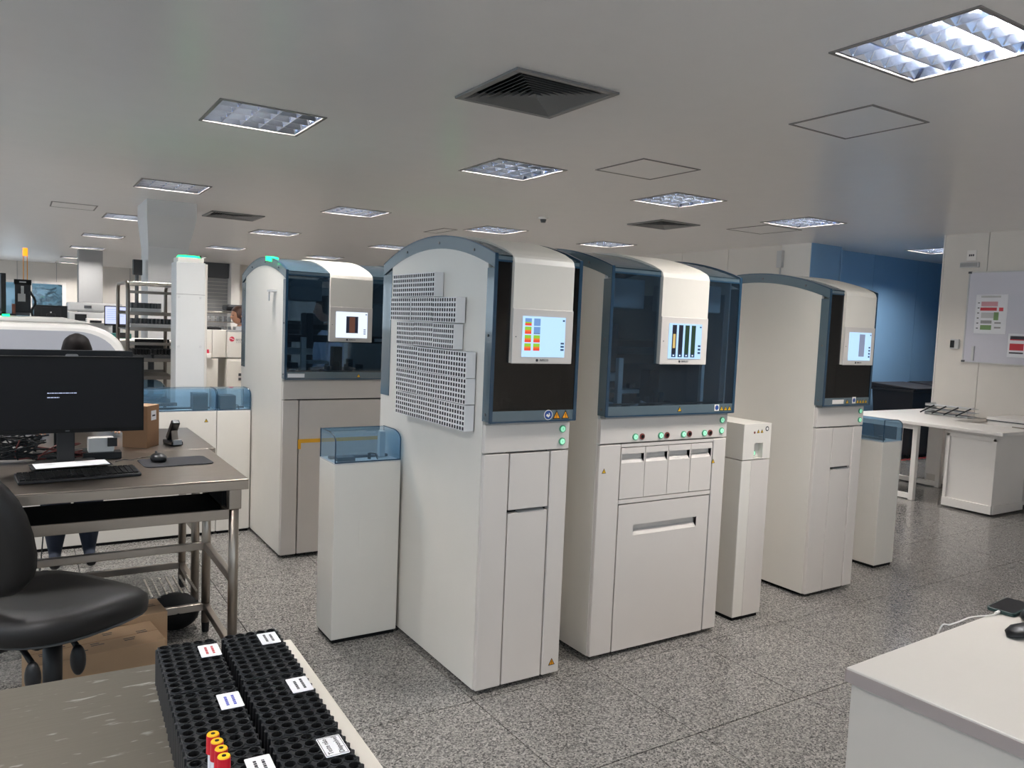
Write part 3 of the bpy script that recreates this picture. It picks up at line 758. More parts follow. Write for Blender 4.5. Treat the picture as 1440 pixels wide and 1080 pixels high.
t1 = cabinet_x((1.286, 3.577, 0), .345, .226, .896, .145, 'low white cabinet with blue lid left of the rack covered analyser', panel=(.13, .27, .42, .61))
part('guide_post', MB().box(.27, .3, .1, .13, .9, 1.03), 'lgrey', t1)
# conveyor behind the steel table: two lids
cv = cabinet_x((-.8, 5.8, 0), 2.0, .226, .9, .15, 'long white conveyor cabinet with blue lid behind the steel tables')
triangle(cv, 1.93, .83, 0, .014)
cvb = cabinet_x((1.203, 5.8, 0), .235, .226, .9, .15, 'short end cabinet with blue lid touching the rear left analyser')
part('inner_box', MB().box(.03, .14, .05, .19, .9, 1.0), 'dgrey', cvb)
part('inner_box', MB().box(1.85, 1.95, .05, .16, .9, 1.02).box(1.5, 1.75, .08, .12, .93, .95), 'dgrey', cv)
part('inner_arm', MB().tube([(1.1, .05, .92), (1.6, .14, .92)], .008).tube([(1.1, .1, 1.03), (1.3, .1, .93)], .008), 'black', cv)

# T2: plain cabinet with head, right of the wide module
t = thing('output_cabinet', 'white lidless cabinet beside the four drawer analyser', 'cabinet', (3.3506, 2.889, 0))
w = .2226; d = .62
part('plinth', MB().box(.01, w - .01, .01, d - .01, 0, .03), 'blackm', t)
part('body', MB().box(0, w, 0, d, .02, .905), 'body', t, bevel=.004)
hd = MB()
hx0, hx1, hz0, hz1 = .09, .16, .915, 1.0
hd.box(0, w, .03, d, .91, 1.1075).box(0, hx0, -.002, .03, .91, 1.1075).box(hx1, w, -.002, .03, .91, 1.1075).box(hx0, hx1, -.002, .03, hz1, 1.1075).box(hx0, hx1, -.002, .03, .91, hz0)
part('head_unit', hd, 'body', t)
part('front_door', MB().box(.075, w - .002, -.003, 0, .022, .905), 'body2', t, bevel=.001)
button(t, .115, .94, .028)
for x in (.115, .145): triangle(t, x, 1.065, -.002, .011)
part('round_sticker', MB().cyl((.187, -.002, 1.078), (.187, -.003, 1.078), .014, n=16), 'dgrey', t)
part('round_sticker', MB().cyl((.187, -.003, 1.078), (.187, -.0035, 1.078), .008, n=16), 'white', t)
part('small_sticker', MB().cyl((.085, -.002, 1.06), (.085, -.003, 1.06), .007, n=10), 'red', t)

# T3: cabinet with lid running in depth, right of M4
t = thing('conveyor_cabinet', 'low white cabinet with blue lid right of the corridor side analyser', 'conveyor cabinet', (5.0514, 3.1335, 0), 0, 'low white conveyor cabinets')
w = .223; d = .62
part('plinth', MB().box(.01, w - .01, .01, d - .01, 0, .03), 'blackm', t)
part('body', MB().box(0, w, 0, d, .02, .889), 'body', t, bevel=.004)
part('deck', MB().box(.001, w - .001, .001, d - .001, .889, .895), 'lgrey', t)
pr = [(a * .97 + .003, b) for a, b in lid_prof(w, .15)]; pr2 = [(w - a, b) for a, b in pr]
top = MB()
for i in range(len(pr2) - 1):
    (a, b), (c, e_) = pr2[i], pr2[i + 1]
    top.face([(a, .003, .895 + b), (a, d - .003, .895 + b), (c, d - .003, .895 + e_), (c, .003, .895 + e_)])
l = part('lid', top, 'glass_blue', t, label='bent pale blue acrylic lid')
part('lid_end', MB().face([(a, .003, .895 + b) for a, b in pr2]), 'glass_blue', l)
part('lid_rim', MB().tube([(a, .003, .895 + b) for a, b in pr2], .003, 6), 'edge', l)
part('access_panel', MB().box(-.0025, 0, .05, .19, .45, .64), 'body', t, bevel=.001)
part('tube_track', MB().box(w * .3, w * .45, .05, d - .02, .895, .91).cyl((w * .6, .1, .895), (w * .6, .1, .92), .02), 'dgrey', t)

# ------------------------------------------------------------------ pale tube racks fixed on the side of M2
def face_rack():
    L, Hh, th = .23, .112, .046; nx, nz = 10, 5
    mb = MB(); cx, cz = L / nx, Hh / nz
    for i in range(nx):
        for j in range(nz):
            y0, z0 = i * cx, j * cz; a, b, c, d = y0 + .0045, y0 + cx - .0045, z0 + .0035, z0 + cz - .0045
            o = [(-th, y0, z0), (-th, y0 + cx, z0), (-th, y0 + cx, z0 + cz), (-th, y0, z0 + cz)]
            h = [(-th, a, c), (-th, b, c), (-th, b, d), (-th, a, d)]; k = [(-th + .028, y, z) for _, y, z in h]
            mb.mi = 0
            for q in range(4): mb.face([o[q], h[q], h[(q + 1) % 4], o[(q + 1) % 4]])
            mb.mi = 1
            for q in range(4): mb.face([h[q], k[q], k[(q + 1) % 4], h[(q + 1) % 4]])
            mb.face(k)
    mb.mi = 0
    mb.face([(-th, 0, 0), (-th, 0, Hh), (0, 0, Hh), (0, 0, 0)]); mb.face([(-th, L, 0), (0, L, 0), (0, L, Hh), (-th, L, Hh)])
    mb.face([(-th, 0, 0), (0, 0, 0), (0, L, 0), (-th, L, 0)]); mb.face([(-th, 0, Hh), (-th, L, Hh), (0, L, Hh), (0, 0, Hh)])
    return part('tube_rack', mb, ['wrack', 'foamhole'])
fr0 = face_rack(); used = False
rows = [('top', 1.712, 3.205, 2, .23), ('second', 1.598, 2.985, 3, .23), ('third', 1.482, 3.0, 3, .20), ('fourth', 1.366, 2.875, 3, .238), ('fifth', 1.252, 2.875, 3, .238), ('bottom', 1.138, 2.875, 3, .236)]
for rn, z, y0, n, L in rows:
    for k in range(n):
        if used:
            o = fr0.copy(); S.collection.objects.link(o)
        else: o = fr0; used = True
        o.location = (1.6455 - random.uniform(0, .004), y0 + k * (L + .0015), z + random.uniform(-.0015, .0015)); o.scale = (1, L / .23 * .997, .985)
        pos = (['front', 'rear'] if n == 2 else ['front', 'middle', 'rear'])[k]
        tag(o, 'pale tube rack, %s one in the %s row on the analyser side' % (pos, rn), 'tube rack', 'pale tube racks on the analyser side')

# ------------------------------------------------------------------ tall towers with green lamp
def tower(loc, label):
    t = thing('signal_tower', label, 'tower', loc, 0, 'white towers with green lamps')
    part('column_body', MB().box(0, .2, 0, .22, 0, 1.955), 'towerm', t, bevel=.005)
    part('rear_cover', MB().box(.2, .222, .03, .2, 0, 1.95), 'body2', t, bevel=.004)
    part('cap', MB().box(.012, .19, .01, .2, 1.955, 1.99), 'body', t, bevel=.004)
    part('green_lamp', MB().cyl((.1, .1, 1.99), (.1, .1, 2.005), .085, .075, 24), 'green', t, smooth=False)
    mb = MB()
    for z in (1.34, 1.7):
        for x in (.02, .17): mb.cyl((x, 0, z), (x, -.008, z), .009, n=10)
    part('screw', mb, 'lgrey', t)
    part('panel_seam', MB().box(0.001, .199, -.001, 0, 1.72, 1.722), 'groove', t)
    return t
tower((.975, 6.12, 0), 'tall white tower with glowing green lamp beside the steel trolley')
tower((3.72, 7.25, 0), 'white tower with green lamp hidden behind the rack covered analyser')

# ------------------------------------------------------------------ stainless tables
def leg(mb, x, y, z1, r=.021):
    mb.cyl((x, y, .05), (x, y, z1), r, n=16)
def steel_table(loc, x0, x1, y0, y1, z, label, shelf=True, rz=0, name='steel_table', legsx=None):
    t = thing(name, label, 'table', loc, rz, 'stainless steel work tables')
    top = MB().box(x0, x1, y0, y1, z - .006, z).box(x0, x1, y0, y0 + .004, z - .045, z - .006).box(x0, x1, y1 - .004, y1, z - .045, z - .006).box(x1 - .004, x1, y0 + .004, y1 - .004, z - .045, z - .006).box(x0, x0 + .004, y0 + .004, y1 - .004, z - .045, z - .006)
    part('tabletop', top, 'steel_top' if name == 'tray_table' else 'steel', t, bevel=.002)
    return t
ta = steel_table((0, 0, 0), -1.0, .84, 3.4, 4.24, .89, 'stainless steel computer table holding keyboard and mouse')
def frame_under(t, xl, xr, yf, yb, ztop, zs):
    for x in (xl, xr):
        for y in (yf, yb):
            mb = MB(); leg(mb, x, y, ztop); l = part('leg', mb, 'steel', t, smooth=True)
            part('foot', MB().cyl((x, y, 0), (x, y, .055), .017, .02, 12), 'black', l)
            part('leg_bracket', MB().box(x - .026, x + .026, y - .026, y + .026, ztop - .09, ztop), 'steel', l, bevel=.004)
    for z in zs:
        for y in (yb,): part('rail', MB().box(xl, xr, y - .014, y + .014, z - .018, z + .018), 'steel', t, bevel=.003)
        for x in (xl, xr): part('side_rail', MB().box(x - .014, x + .014, yf, yb, z - .018, z + .018), 'steel', t, bevel=.003)
frame_under(ta, -.9, .79, 3.45, 4.02, .845, (.44, .13))
part('keyboard_tray', MB().box(-.7, .76, 3.44, 3.85, .735, .741), 'blackm', ta)
part('tray_front', MB().box(-.7, .765, 3.425, 3.44, .715, .758).box(.75, .765, 3.44, 3.86, .715, .758), 'steel', ta, bevel=.002)
part('tray_runner', MB().box(.75, .785, 3.5, 3.9, .742, .845), 'blackm', ta)
tb = steel_table((0, 0, 0), -1.2, .88, 4.27, 5.08, .885, 'second stainless steel table standing behind the computer table')
frame_under(tb, -1.0, .8, 4.36, 4.75, .84, (.44, .13))
mb = MB()
for k in range(7): mb.obox((.56 + k * .035, 4.28, .17), .008, .3, .01, .0)
part('shelf_bars', mb, 'steel_light', tb)

tt = steel_table((.505, 1.66, 0), -1.8, 0, -1.3, 0, .885, 'scuffed steel table in the foreground carrying black tube racks', name='tray_table', rz=-.03)
part('edge_trim', MB().box(-.03, 0, -1.3, 0, .885, .8885), 'hood', tt, bevel=.001)
for x in (-1.72, -.07):
    for y in (-1.22, -.08):
        mb = MB(); leg(mb, x, y, .85); part('leg', mb, 'steel', tt, smooth=True)

# right hand white desk in the foreground
t = thing('white_desk', 'white laminate desk corner in the lower right foreground', 'desk', (1.812, 1.178, 0), .035)
part('desktop', MB().box(0, 1.9, -1.5, 0, .712, .75), 'desklam', t, bevel=.004)
part('edge_band', MB().box(-.002, 0, -1.498, -.002, .713, .745).box(0, 1.9, 0, .002, .713, .745), 'lam_edge', t)
part('desk_body', MB().box(.012, 1.88, -1.48, -.012, 0, .712), 'desklam', t)
# phone, cable, scanners
t = thing('smartphone', 'black smartphone in dark green case lying on white desk', 'phone', (2.705, 1.2, .751), .1)
part('case', MB().prism(rrect(.165, .082, .012), 0, .011, 'z'), 'phonecase', t, bevel=.002)
part('screen', MB().prism(rrect(.155, .073, .009), .011, .0118, 'z'), 'screenoff', t)
c = thing('charging_cable', 'white charging cable plugged into the phone', 'cable', (0, 0, 0))
part('cord', MB().tube(catmull([(2.622, 1.195, .757), (2.57, 1.19, .756), (2.5, 1.215, .753), (2.42, 1.212, .753), (2.37, 1.213, .752), (2.345, 1.225, .745), (2.335, 1.235, .65), (2.34, 1.235, .3), (2.4, 1.3, .004)], 6), .0022, 6), 'cablew', c, smooth=True)
part('plug', MB().cyl((2.622, 1.195, .757), (2.596, 1.192, .757), .0045, n=10), 'cablew', c)
def scanner(loc, rz, label):
    t = thing('barcode_scanner', label, 'barcode scanner', loc, rz, 'black barcode scanners')
    rings = []
    for s_, (x, w_, h_) in enumerate(((0, .008, .006), (.012, .026, .02), (.04, .036, .032), (.09, .038, .036), (.15, .034, .034), (.2, .028, .03), (.215, .01, .012))):
        rings.append([(x, p[0] * w_ * 2 / 2, .003 + h_ / 2 + p[1] * h_ / 2) for p in [(math.cos(a), math.sin(a)) for a in [2 * PI * i / 14 for i in range(14)]]])
    part('scanner_body', MB().loft(rings), 'black', t, smooth=True)
    part('sticker', MB().obox((.075, -.0375, .018), .03, .001, .016, 0, .1), 'paper', t)
    part('handle', MB().cyl((.13, 0, .03), (.2, .09, .022), .016, .013, 12), 'black', t, smooth=True)
    return t
scanner((2.43, 1.075, .75), -.3, 'black handheld scanner with white sticker at the desk edge')
t = thing('computer_mouse', 'small dark mouse half cut off behind the scanner', 'mouse', (2.66, 1.12, .75), .3)
part('shell', MB().ell((0, 0, .012), .05, .028, .018), 'black', t, smooth=True)

# ------------------------------------------------------------------ black tube racks in the foreground
def tube_rack():
    L, Wd, Hh = .212, .102, .07; nx, ny = 5, 10
    mb = MB(); cx, cy = Wd / nx, L / ny; N = 12
    for i in range(nx):
        for j in range(ny):
            x, y = (i + .5) * cx, (j + .5) * cy
            sq = []
            for q in range(4):
                A = [(-1, -1), (1, -1), (1, 1), (-1, 1)][q]; B = [(1, -1), (1, 1), (-1, 1), (-1, -1)][q]
                for k in range(3):
                    f = k / 3; sq.append((x + (A[0] * (1 - f) + B[0] * f) * cx / 2, y + (A[1] * (1 - f) + B[1] * f) * cy / 2, Hh))
            ci = lambda r, z: [(x + r * math.cos(2 * PI * (k / N) - .75 * PI), y + r * math.sin(2 * PI * (k / N) - .75 * PI), z) for k in range(N)]
            r1, r2, r3, fl = ci(.0098, Hh + .002), ci(.0085, Hh + .002), ci(.008, Hh - .03), ci(.0102, Hh)
            mb.mi = 0; R = [sq, fl, r1, r2]
            for a, b in zip(R[:-1], R[1:]):
                for k in range(N): mb.face([a[k], a[(k + 1) % N], b[(k + 1) % N], b[k]])
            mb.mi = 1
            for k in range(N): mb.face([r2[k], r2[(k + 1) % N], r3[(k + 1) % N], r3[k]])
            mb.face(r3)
    mb.mi = 0
    mb.face([(0, 0, 0), (0, 0, Hh), (0, L, Hh), (0, L, 0)]); mb.face([(Wd, 0, 0), (Wd, L, 0), (Wd, L, Hh), (Wd, 0, Hh)])
    mb.face([(0, 0, 0), (Wd, 0, 0), (Wd, 0, Hh), (0, 0, Hh)]); mb.face([(0, L, 0), (0, L, Hh), (Wd, L, Hh), (Wd, L, 0)]); mb.face([(0, 0, 0), (0, L, 0), (Wd, L, 0), (Wd, 0, 0)])
    for j in range(ny):
        y = (j + .5) * cy
        for x in (0, Wd): mb.cyl((x, y, 0), (x, y, Hh - .001), .0045, n=8)
    for i in range(nx):
        x = (i + .5) * cx
        for y in (0, L): mb.cyl((x, y, 0), (x, y, Hh - .001), .0045, n=8)
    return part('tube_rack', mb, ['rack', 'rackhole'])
def label_card(rack, cx, cy, w, h, style):
    t = part('label_card', MB().prism(rrect(w, h, .002, 2, cx, cy), .0735, .0742, 'z'), 'paper', rack, label='taped white paper label')
    if style == 'teste':
        text('Teste não', .0112, 'ink', t, (cx - .008, cy, .0745), (0, 0, PI / 2), ext=.0001); text('Disponível', .0112, 'ink', t, (cx + .008, cy, .0745), (0, 0, PI / 2), ext=.0001)
        part('border', MB().box(cx - w * .46, cx + w * .46, cy - h * .46, cy - h * .45, .0742, .0744).box(cx - w * .46, cx + w * .46, cy + h * .45, cy + h * .46, .0742, .0744).box(cx - w * .46, cx - w * .44, cy - h * .46, cy + h * .46, .0742, .0744).box(cx + w * .44, cx + w * .46, cy - h * .46, cy + h * .46, .0742, .0744), 'ink', t)
    else:
        mb = MB(); rnd = random.Random(ord(style[0]))
        for k in range(2):
            x = cx - w * .16 + k * w * .32; y = cy - h * .3
            while y < cy + h * .28:
                l_ = rnd.uniform(.002, .006); mb.box(x - .0022, x + .0022, y, y + l_, .0742, .0744); y += l_ + .0014
        part('writing', mb, {'a': 'inkred', 'c': 'inkblue'}.get(style, 'ink'), t)
rk = tube_rack()
RK = [(.2135, 1.365, 'a', 'black tube rack at the far left of the steel tray', (.085, .15)), (.334, 1.362, 'b', 'black tube rack at the far right beside the rim', (.078, .16)),
      (.203, 1.148, 'c', 'black tube rack with a blue written label, middle left', (.085, .15)), (.323, 1.146, 'd', 'black tube rack in the middle of the right file', (.083, .155)),
      (.192, .931, 'e', 'black tube rack holding red capped tubes', (.09, .15)), (.312, .93, 'teste', 'black tube rack labelled Teste não Disponível', (.078, .155))]
rackobjs = []
for i, (x, y, st, lb, lc) in enumerate(RK):
    if i == 0: o = rk
    else: o = rk.copy(); S.collection.objects.link(o)
    o.location = (x, y, .8852); o.rotation_euler = (0, 0, -.045 if i % 2 == 0 else -.04); tag(o, lb, 'tube rack', 'black tube racks on the steel tray'); rackobjs.append((o, lc, st))
for o, lc, st in rackobjs: label_card(o, lc[0], lc[1], .036, .056, st)
def blood_tube(loc, label):
    t = thing('blood_tube', label, 'test tube', loc, 0, 'red capped blood tubes')
    part('tube', MB().cyl((0, 0, 0), (0, 0, .085), .0062, n=14), 'tubeglass', t, smooth=True)
    part('paper_label', MB().cyl((0, 0, .015), (0, 0, .07), .0065, n=14, cap=False), 'paper', t)
    mb = MB().cyl((0, 0, .07), (0, 0, .095), .0088, .0085, 20); c = part('cap', mb, 'capred', t)
    mb = MB().cyl((0, 0, .095), (0, 0, .0965), .0082, .0075, 20); mb.mi = 1; mb.cyl((0, 0, .0965), (0, 0, .0968), .003, n=10)
    part('cap_ring', mb, ['capyel', 'black'], c); return t
bt = None
for k, (x, y, lb) in enumerate(((.2245, 1.083, 'red and yellow capped tube, rearmost of the row of four'), (.2255, 1.062, 'red and yellow capped tube, second from the back'), (.2265, 1.041, 'red and yellow capped tube, third from the back'), (.2255, 1.020, 'red and yellow capped tube, nearest of the row of four'))):
    if bt is None: bt = blood_tube((x, y, .925), lb)
    else: dup(bt, (x, y, .925), label=lb)
t = thing('plastic_basket', 'corner of a white plastic grid rack at the bottom edge', 'rack', (.012, .972, .886), -.12)
mb = MB()
for i in range(8):
    mb.box(i * .02, i * .02 + .003, 0, .17, .03, .045)
    mb.box(0, .143, i * .024, i * .024 + .003, .03, .045)
mb.box(0, .143, 0, .003, 0, .045).box(0, .143, .168, .171, 0, .045).box(0, .003, 0, .171, 0, .045).box(.14, .143, 0, .171, 0, .045)
part('grid', mb, 'white', t)

# ------------------------------------------------------------------ things on the computer table
def monitor(loc, w, h, rz, label, lit=None, so=.055, zb=0):
    t = thing('monitor', label, 'monitor', loc, rz, 'computer monitors')
    part('casing', MB().box(-w / 2, w / 2, .004, .03, zb, zb + h).prism([(-w * .3, zb + h * .15), (w * .3, zb + h * .15), (w * .3, zb + h * .85), (-w * .3, zb + h * .85)], .03, .055, 'y'), 'black', t, bevel=.003)
    part('bezel', MB().box(-w / 2, w / 2, 0, .004, zb, zb + .018).box(-w / 2, w / 2, 0, .004, zb + h - .009, zb + h).box(-w / 2, -w / 2 + .008, 0, .004, zb + .018, zb + h - .009).box(w / 2 - .008, w / 2, 0, .004, zb + .018, zb + h - .009), 'blackm', t)
    sc = part('screen', MB().box(-w / 2 + .008, w / 2 - .008, .0015, .004, zb + .018, zb + h - .009), lit or 'screenoff', t)
    st = part('stand', MB().box(-.035, .035, so, so + .03, .01, zb + h * .45).box(-.03, .03, .05, so + .001, zb + h * .4, zb + h * .6), 'black', t, bevel=.004)
    part('stand_base', MB().prism(rrect(.24, .15, .02, 4, 0, so), 0, .012, 'z'), 'black', t)
    return t, sc
mo, sc = monitor((.181, 3.85, .891), .6, .331, 0, 'large black monitor showing two short lines of text', so=.14, zb=.162)
mb = MB()
for x0, x1, z in ((-.075, .035, .335), (-.075, -.03, .316)):
    x = x0
    while x < x1:
        l_ = random.uniform(.004, .014); mb.box(x, min(x + l_, x1), .0008, .0015, z - .0016, z + .0016); x += l_ + .002
part('text_line', mb, 'ui_text', sc)
part('brand_mark', MB().box(-.008, .008, -.0006, 0, .168, .173), 'dgrey', mo)
mo2, sc2 = monitor((.178, 4.33, .891), .62, .352, PI, 'second black monitor standing back to back with the front one', so=.055, zb=.146)
part('badge', MB().prism([(p[0], p[1]) for p in rrect(.055, .018, .0085, 5, -.043, .471)], .0295, .0315, 'y'), 'grey', mo2)
t = thing('keyboard', 'black keyboard on the steel table', 'keyboard', (.215, 3.665, .891), .09)
part('case', MB().prism([(-.07, 0), (.07, 0), (.07, .022), (-.07, .012)], -.225, .225, 'x'), 'black', t, bevel=.003)
mb = MB()
for r in range(6):
    n = 21
    for k in range(n):
        if r == 0 and 5 < k < 11: continue
        x = -.217 + k * .0207; y = -.06 + r * .0205; z = .012 + (y + .07) / .14 * .01
        mb.obox((x + .009, y + .009, z + .003), .0175, .017, .007, 0, .07)
part('keys', mb, 'blackm', t)['kind'] = 'stuff'
t = thing('mouse_pad', 'dark rubber mouse mat on the right of the keyboard', 'mouse mat', (.625, 3.9, .891), .06)
part('mat', MB().prism(rrect(.3, .22, .03, 6), 0, .003, 'z'), 'padm', t)
t = thing('computer_mouse', 'black computer mouse resting on the mouse mat', 'mouse', (.555, 3.93, .894), .2)
part('shell', MB().ell((0, 0, .014), .034, .055, .024), 'black', t, smooth=True); part('scroll_wheel', MB().cyl((-.003, .03, .036), (.003, .03, .036), .008, n=12), 'dgrey', t)
tag(part('mouse_cable', MB().tube(catmull([(.555, 3.985, .905), (.5, 4.05, .893), (.45, 4.0, .893), (.42, 4.02, .893), (.38, 3.98, .893)], 6), .002, 6), 'cable', smooth=True), 'thin black mouse cable curling behind the keyboard', 'cable')
t = thing('paper_sheet', 'white sheets of paper between keyboard and monitor', 'paper', (.2, 3.915, .9035), .1)
part('sheet', MB().box(-.145, .14, -.07, .05, .0015, .003), 'paper', t); part('folder', MB().box(-.16, .15, -.08, .055, 0, .001), 'blackm', t)
# cables, power brick
t = thing('cable_tangle', 'tangled black cables under the monitors', 'cables', (0, 0, 0)); t['kind'] = 'thing'
mb = MB(); rnd = random.Random(4)
for k in range(26):
    P = [(rnd.uniform(-.25, .12) if k < 18 else rnd.uniform(.05, .23), rnd.uniform(4.09, 4.16), rnd.uniform(.897, 1.02 if k < 18 else .91)) for _ in range(6)]
    mb.tube(catmull(P, 5), .0035, 5)
part('cable_bundle', mb, 'cable', t, smooth=True)['kind'] = 'stuff'
mb = MB()
for k in range(3): mb.tube(catmull([(rnd.uniform(-.1, .3), rnd.uniform(4.09, 4.14), rnd.uniform(.9, 1.0)) for _ in range(4)], 5), .0035, 6)
part('red_cable', mb, 'red', t, smooth=True)
t = thing('power_box', 'small white box with dark plugs behind the monitor stand', 'box', (.3, 4.17, .886))
t.location = (.335, 4.115, .891)
part('case', MB().box(-.06, .05, -.03, .03, .03, .1), 'white', t, bevel=.006); part('plug', MB().box(.02, .06, -.05, -.03, .06, .1), 'black', t); part('base', MB().box(-.08, .08, -.04, .04, 0, .03), 'black', t)
t = thing('cardboard_box', 'small brown cardboard box with white label on rear table', 'box', (.545, 4.43, .886), -.62)
part('box_body', MB().box(-.075, .055, -.05, .07, 0, .215), 'card2', t); part('flap', MB().box(-.075, .055, -.05, .07, .215, .218), 'card', t)
part('sticker', MB().box(.055, .0558, -.01, .04, .14, .19), 'paper', t); part('sticker_text', MB().box(.0558, .0562, .0, .03, .16, .168), 'ink', t)
t = thing('stapler', 'black upright desk stapler beside the cardboard box', 'stapler', (.70, 4.47, .886), .2)
part('base', MB().box(-.03, .03, -.07, .06, 0, .02), 'black', t, bevel=.004); part('arm', MB().obox((0, -.005, .075), .042, .13, .03, 0, -.9), 'black', t, bevel=.006)
part('spring_plate', MB().obox((0, -.03, .05), .03, .012, .05, 0, -.3), 'steel', t)
part('loading_plate', MB().box(-.022, .022, -.075, -.06, .005, .03), 'lgrey', t)

# ------------------------------------------------------------------ office chair
ch = thing('office_chair', 'black leatherette office chair in front of the steel table', 'chair', (.10, 3.16, 0), -1.0)
def pad(w, d, z, th, n=28, e=2.6, bulge=.02):
    rings = []
    for s_, zz in ((.9, -th / 2), (.985, -th * .32), (1.0, 0), (.985, th * .3), (.9, th * .46), (.6, th * .55), (.2, th * .5)):
        r = []
        for i in range(n):
            a = 2 * PI * i / n; c, s = math.cos(a), math.sin(a)
            x = (abs(c) ** (2 / e)) * (1 if c >= 0 else -1) * w / 2 * s_; y = (abs(s) ** (2 / e)) * (1 if s >= 0 else -1) * d / 2 * s_
            drop = -.045 * max(0, (y / (d / 2))) ** 3
            r.append((x, y, z + zz + drop + .012 * abs(x / (w / 2)) ** 2))
        rings.append(r)
    return MB().loft(rings)
seat = part('seat', pad(.58, .58, .53, .1), 'leather', ch, smooth=True)
part('seat_piping', MB().tube([(.28 * .985 * (abs(math.cos(a)) ** (2 / 2.6)) * (1 if math.cos(a) > 0 else -1), .28 * .985 * (abs(math.sin(a)) ** (2 / 2.6)) * (1 if math.sin(a) > 0 else -1), .497 - .045 * max(0, math.sin(a)) ** 3) for a in [2 * PI * i / 40 for i in range(41)]], .005, 6), 'dgrey', seat, smooth=True)
rings = []
for s_, dd in ((.88, -.045), (.98, -.03), (1, 0), (.97, .025), (.8, .04), (.3, .045)):
    r = []
    for i in range(28):
        a = 2 * PI * i / 28; c, s = math.cos(a), math.sin(a)
        x = (abs(c) ** .8) * (1 if c >= 0 else -1) * .225 * s_; z = (abs(s) ** .8) * (1 if s >= 0 else -1) * .235 * s_
        r.append((x, -.285 - dd * -1 + .05 * (x / .22) ** 2 - .06 * (z / .24), .87 + z))
    rings.append(r)
part('backrest', MB().loft(rings), 'leather', ch, smooth=True)
part('back_spine', MB().tube(catmull([(0, -.12, .44), (0, -.26, .45), (0, -.34, .55), (0, -.345, .75)], 5), .018, 8), 'black', ch, smooth=True)
part('seat_mechanism', MB().box(-.09, .09, -.12, .1, .42, .48), 'black', ch, bevel=.01)
part('gas_column', MB().cyl((0, 0, .09), (0, 0, .43), .032, .032, 16), 'black', ch, smooth=True)
for s, yy in ((1, .0), (1, -.16)):
    q = part('lever', MB().tube([(.08, yy, .445), (.16, yy - .02, .42)], .01, 8), 'black', ch, smooth=True)
    part('paddle', MB().ell((.185, yy - .035, .385), .03, .022, .055), 'black', q, smooth=True)
for k in range(5):
    a = k * 2 * PI / 5 + .3; ex, ey = .3 * math.cos(a), .3 * math.sin(a)
    f = part('base_arm', MB().tube([(0, 0, .11), (ex * .6, ey * .6, .095), (ex, ey, .075)], .02, 8), 'black', ch, smooth=True)
    part('caster', MB().cyl((ex - .012 * math.sin(a), ey + .012 * math.cos(a), .028), (ex + .012 * math.sin(a), ey - .012 * math.cos(a), .028), .028, n=14), 'blackm', f)

# cartons below the table
def carton(loc, w, d, h, rz, label, rows=True):
    t = thing('carton', label, 'box', loc, rz, 'cardboard cartons under the table')
    part('box_body', MB().box(-w / 2, w / 2, -d / 2, d / 2, 0, h), 'card', t, bevel=.003)
    mb = MB(); rnd = random.Random(3)
    for k in range(7):
        x = -w * .42 + k * w * .125; y = rnd.uniform(-.3, .3) * d
        for q in range(2): mb.box(x, x + rnd.uniform(.02, .05), y + q * .018, y + q * .018 + .006, h, h + .0006)
    part('print', mb, 'ink', t)
    part('lid_seam', MB().box(-w / 2, w / 2, -.001, .001, h, h + .0008), 'card2', t)
    return t
carton((.27, 3.62, 0), .5, .25, .19, .12, 'flat open brown carton on the floor behind the chair')
carton((.36, 3.87, .0), .42, .2, .215, .1, 'rear brown carton pushed against the table rail')
tag(part('floor_bag', MB().ell((.66, 4.12, .09), .12, .12, .09), 'blackm', smooth=True), 'black bag slumped under the steel tables', 'bag')
tag(part('hanging_cable', MB().tube(catmull([(.12, 4.15, .83), (.1, 4.13, .6), (.07, 4.1, .3), (.0, 4.12, .01)], 6), .003, 6), 'cable'), 'black cable hanging behind the computer table', 'cable')

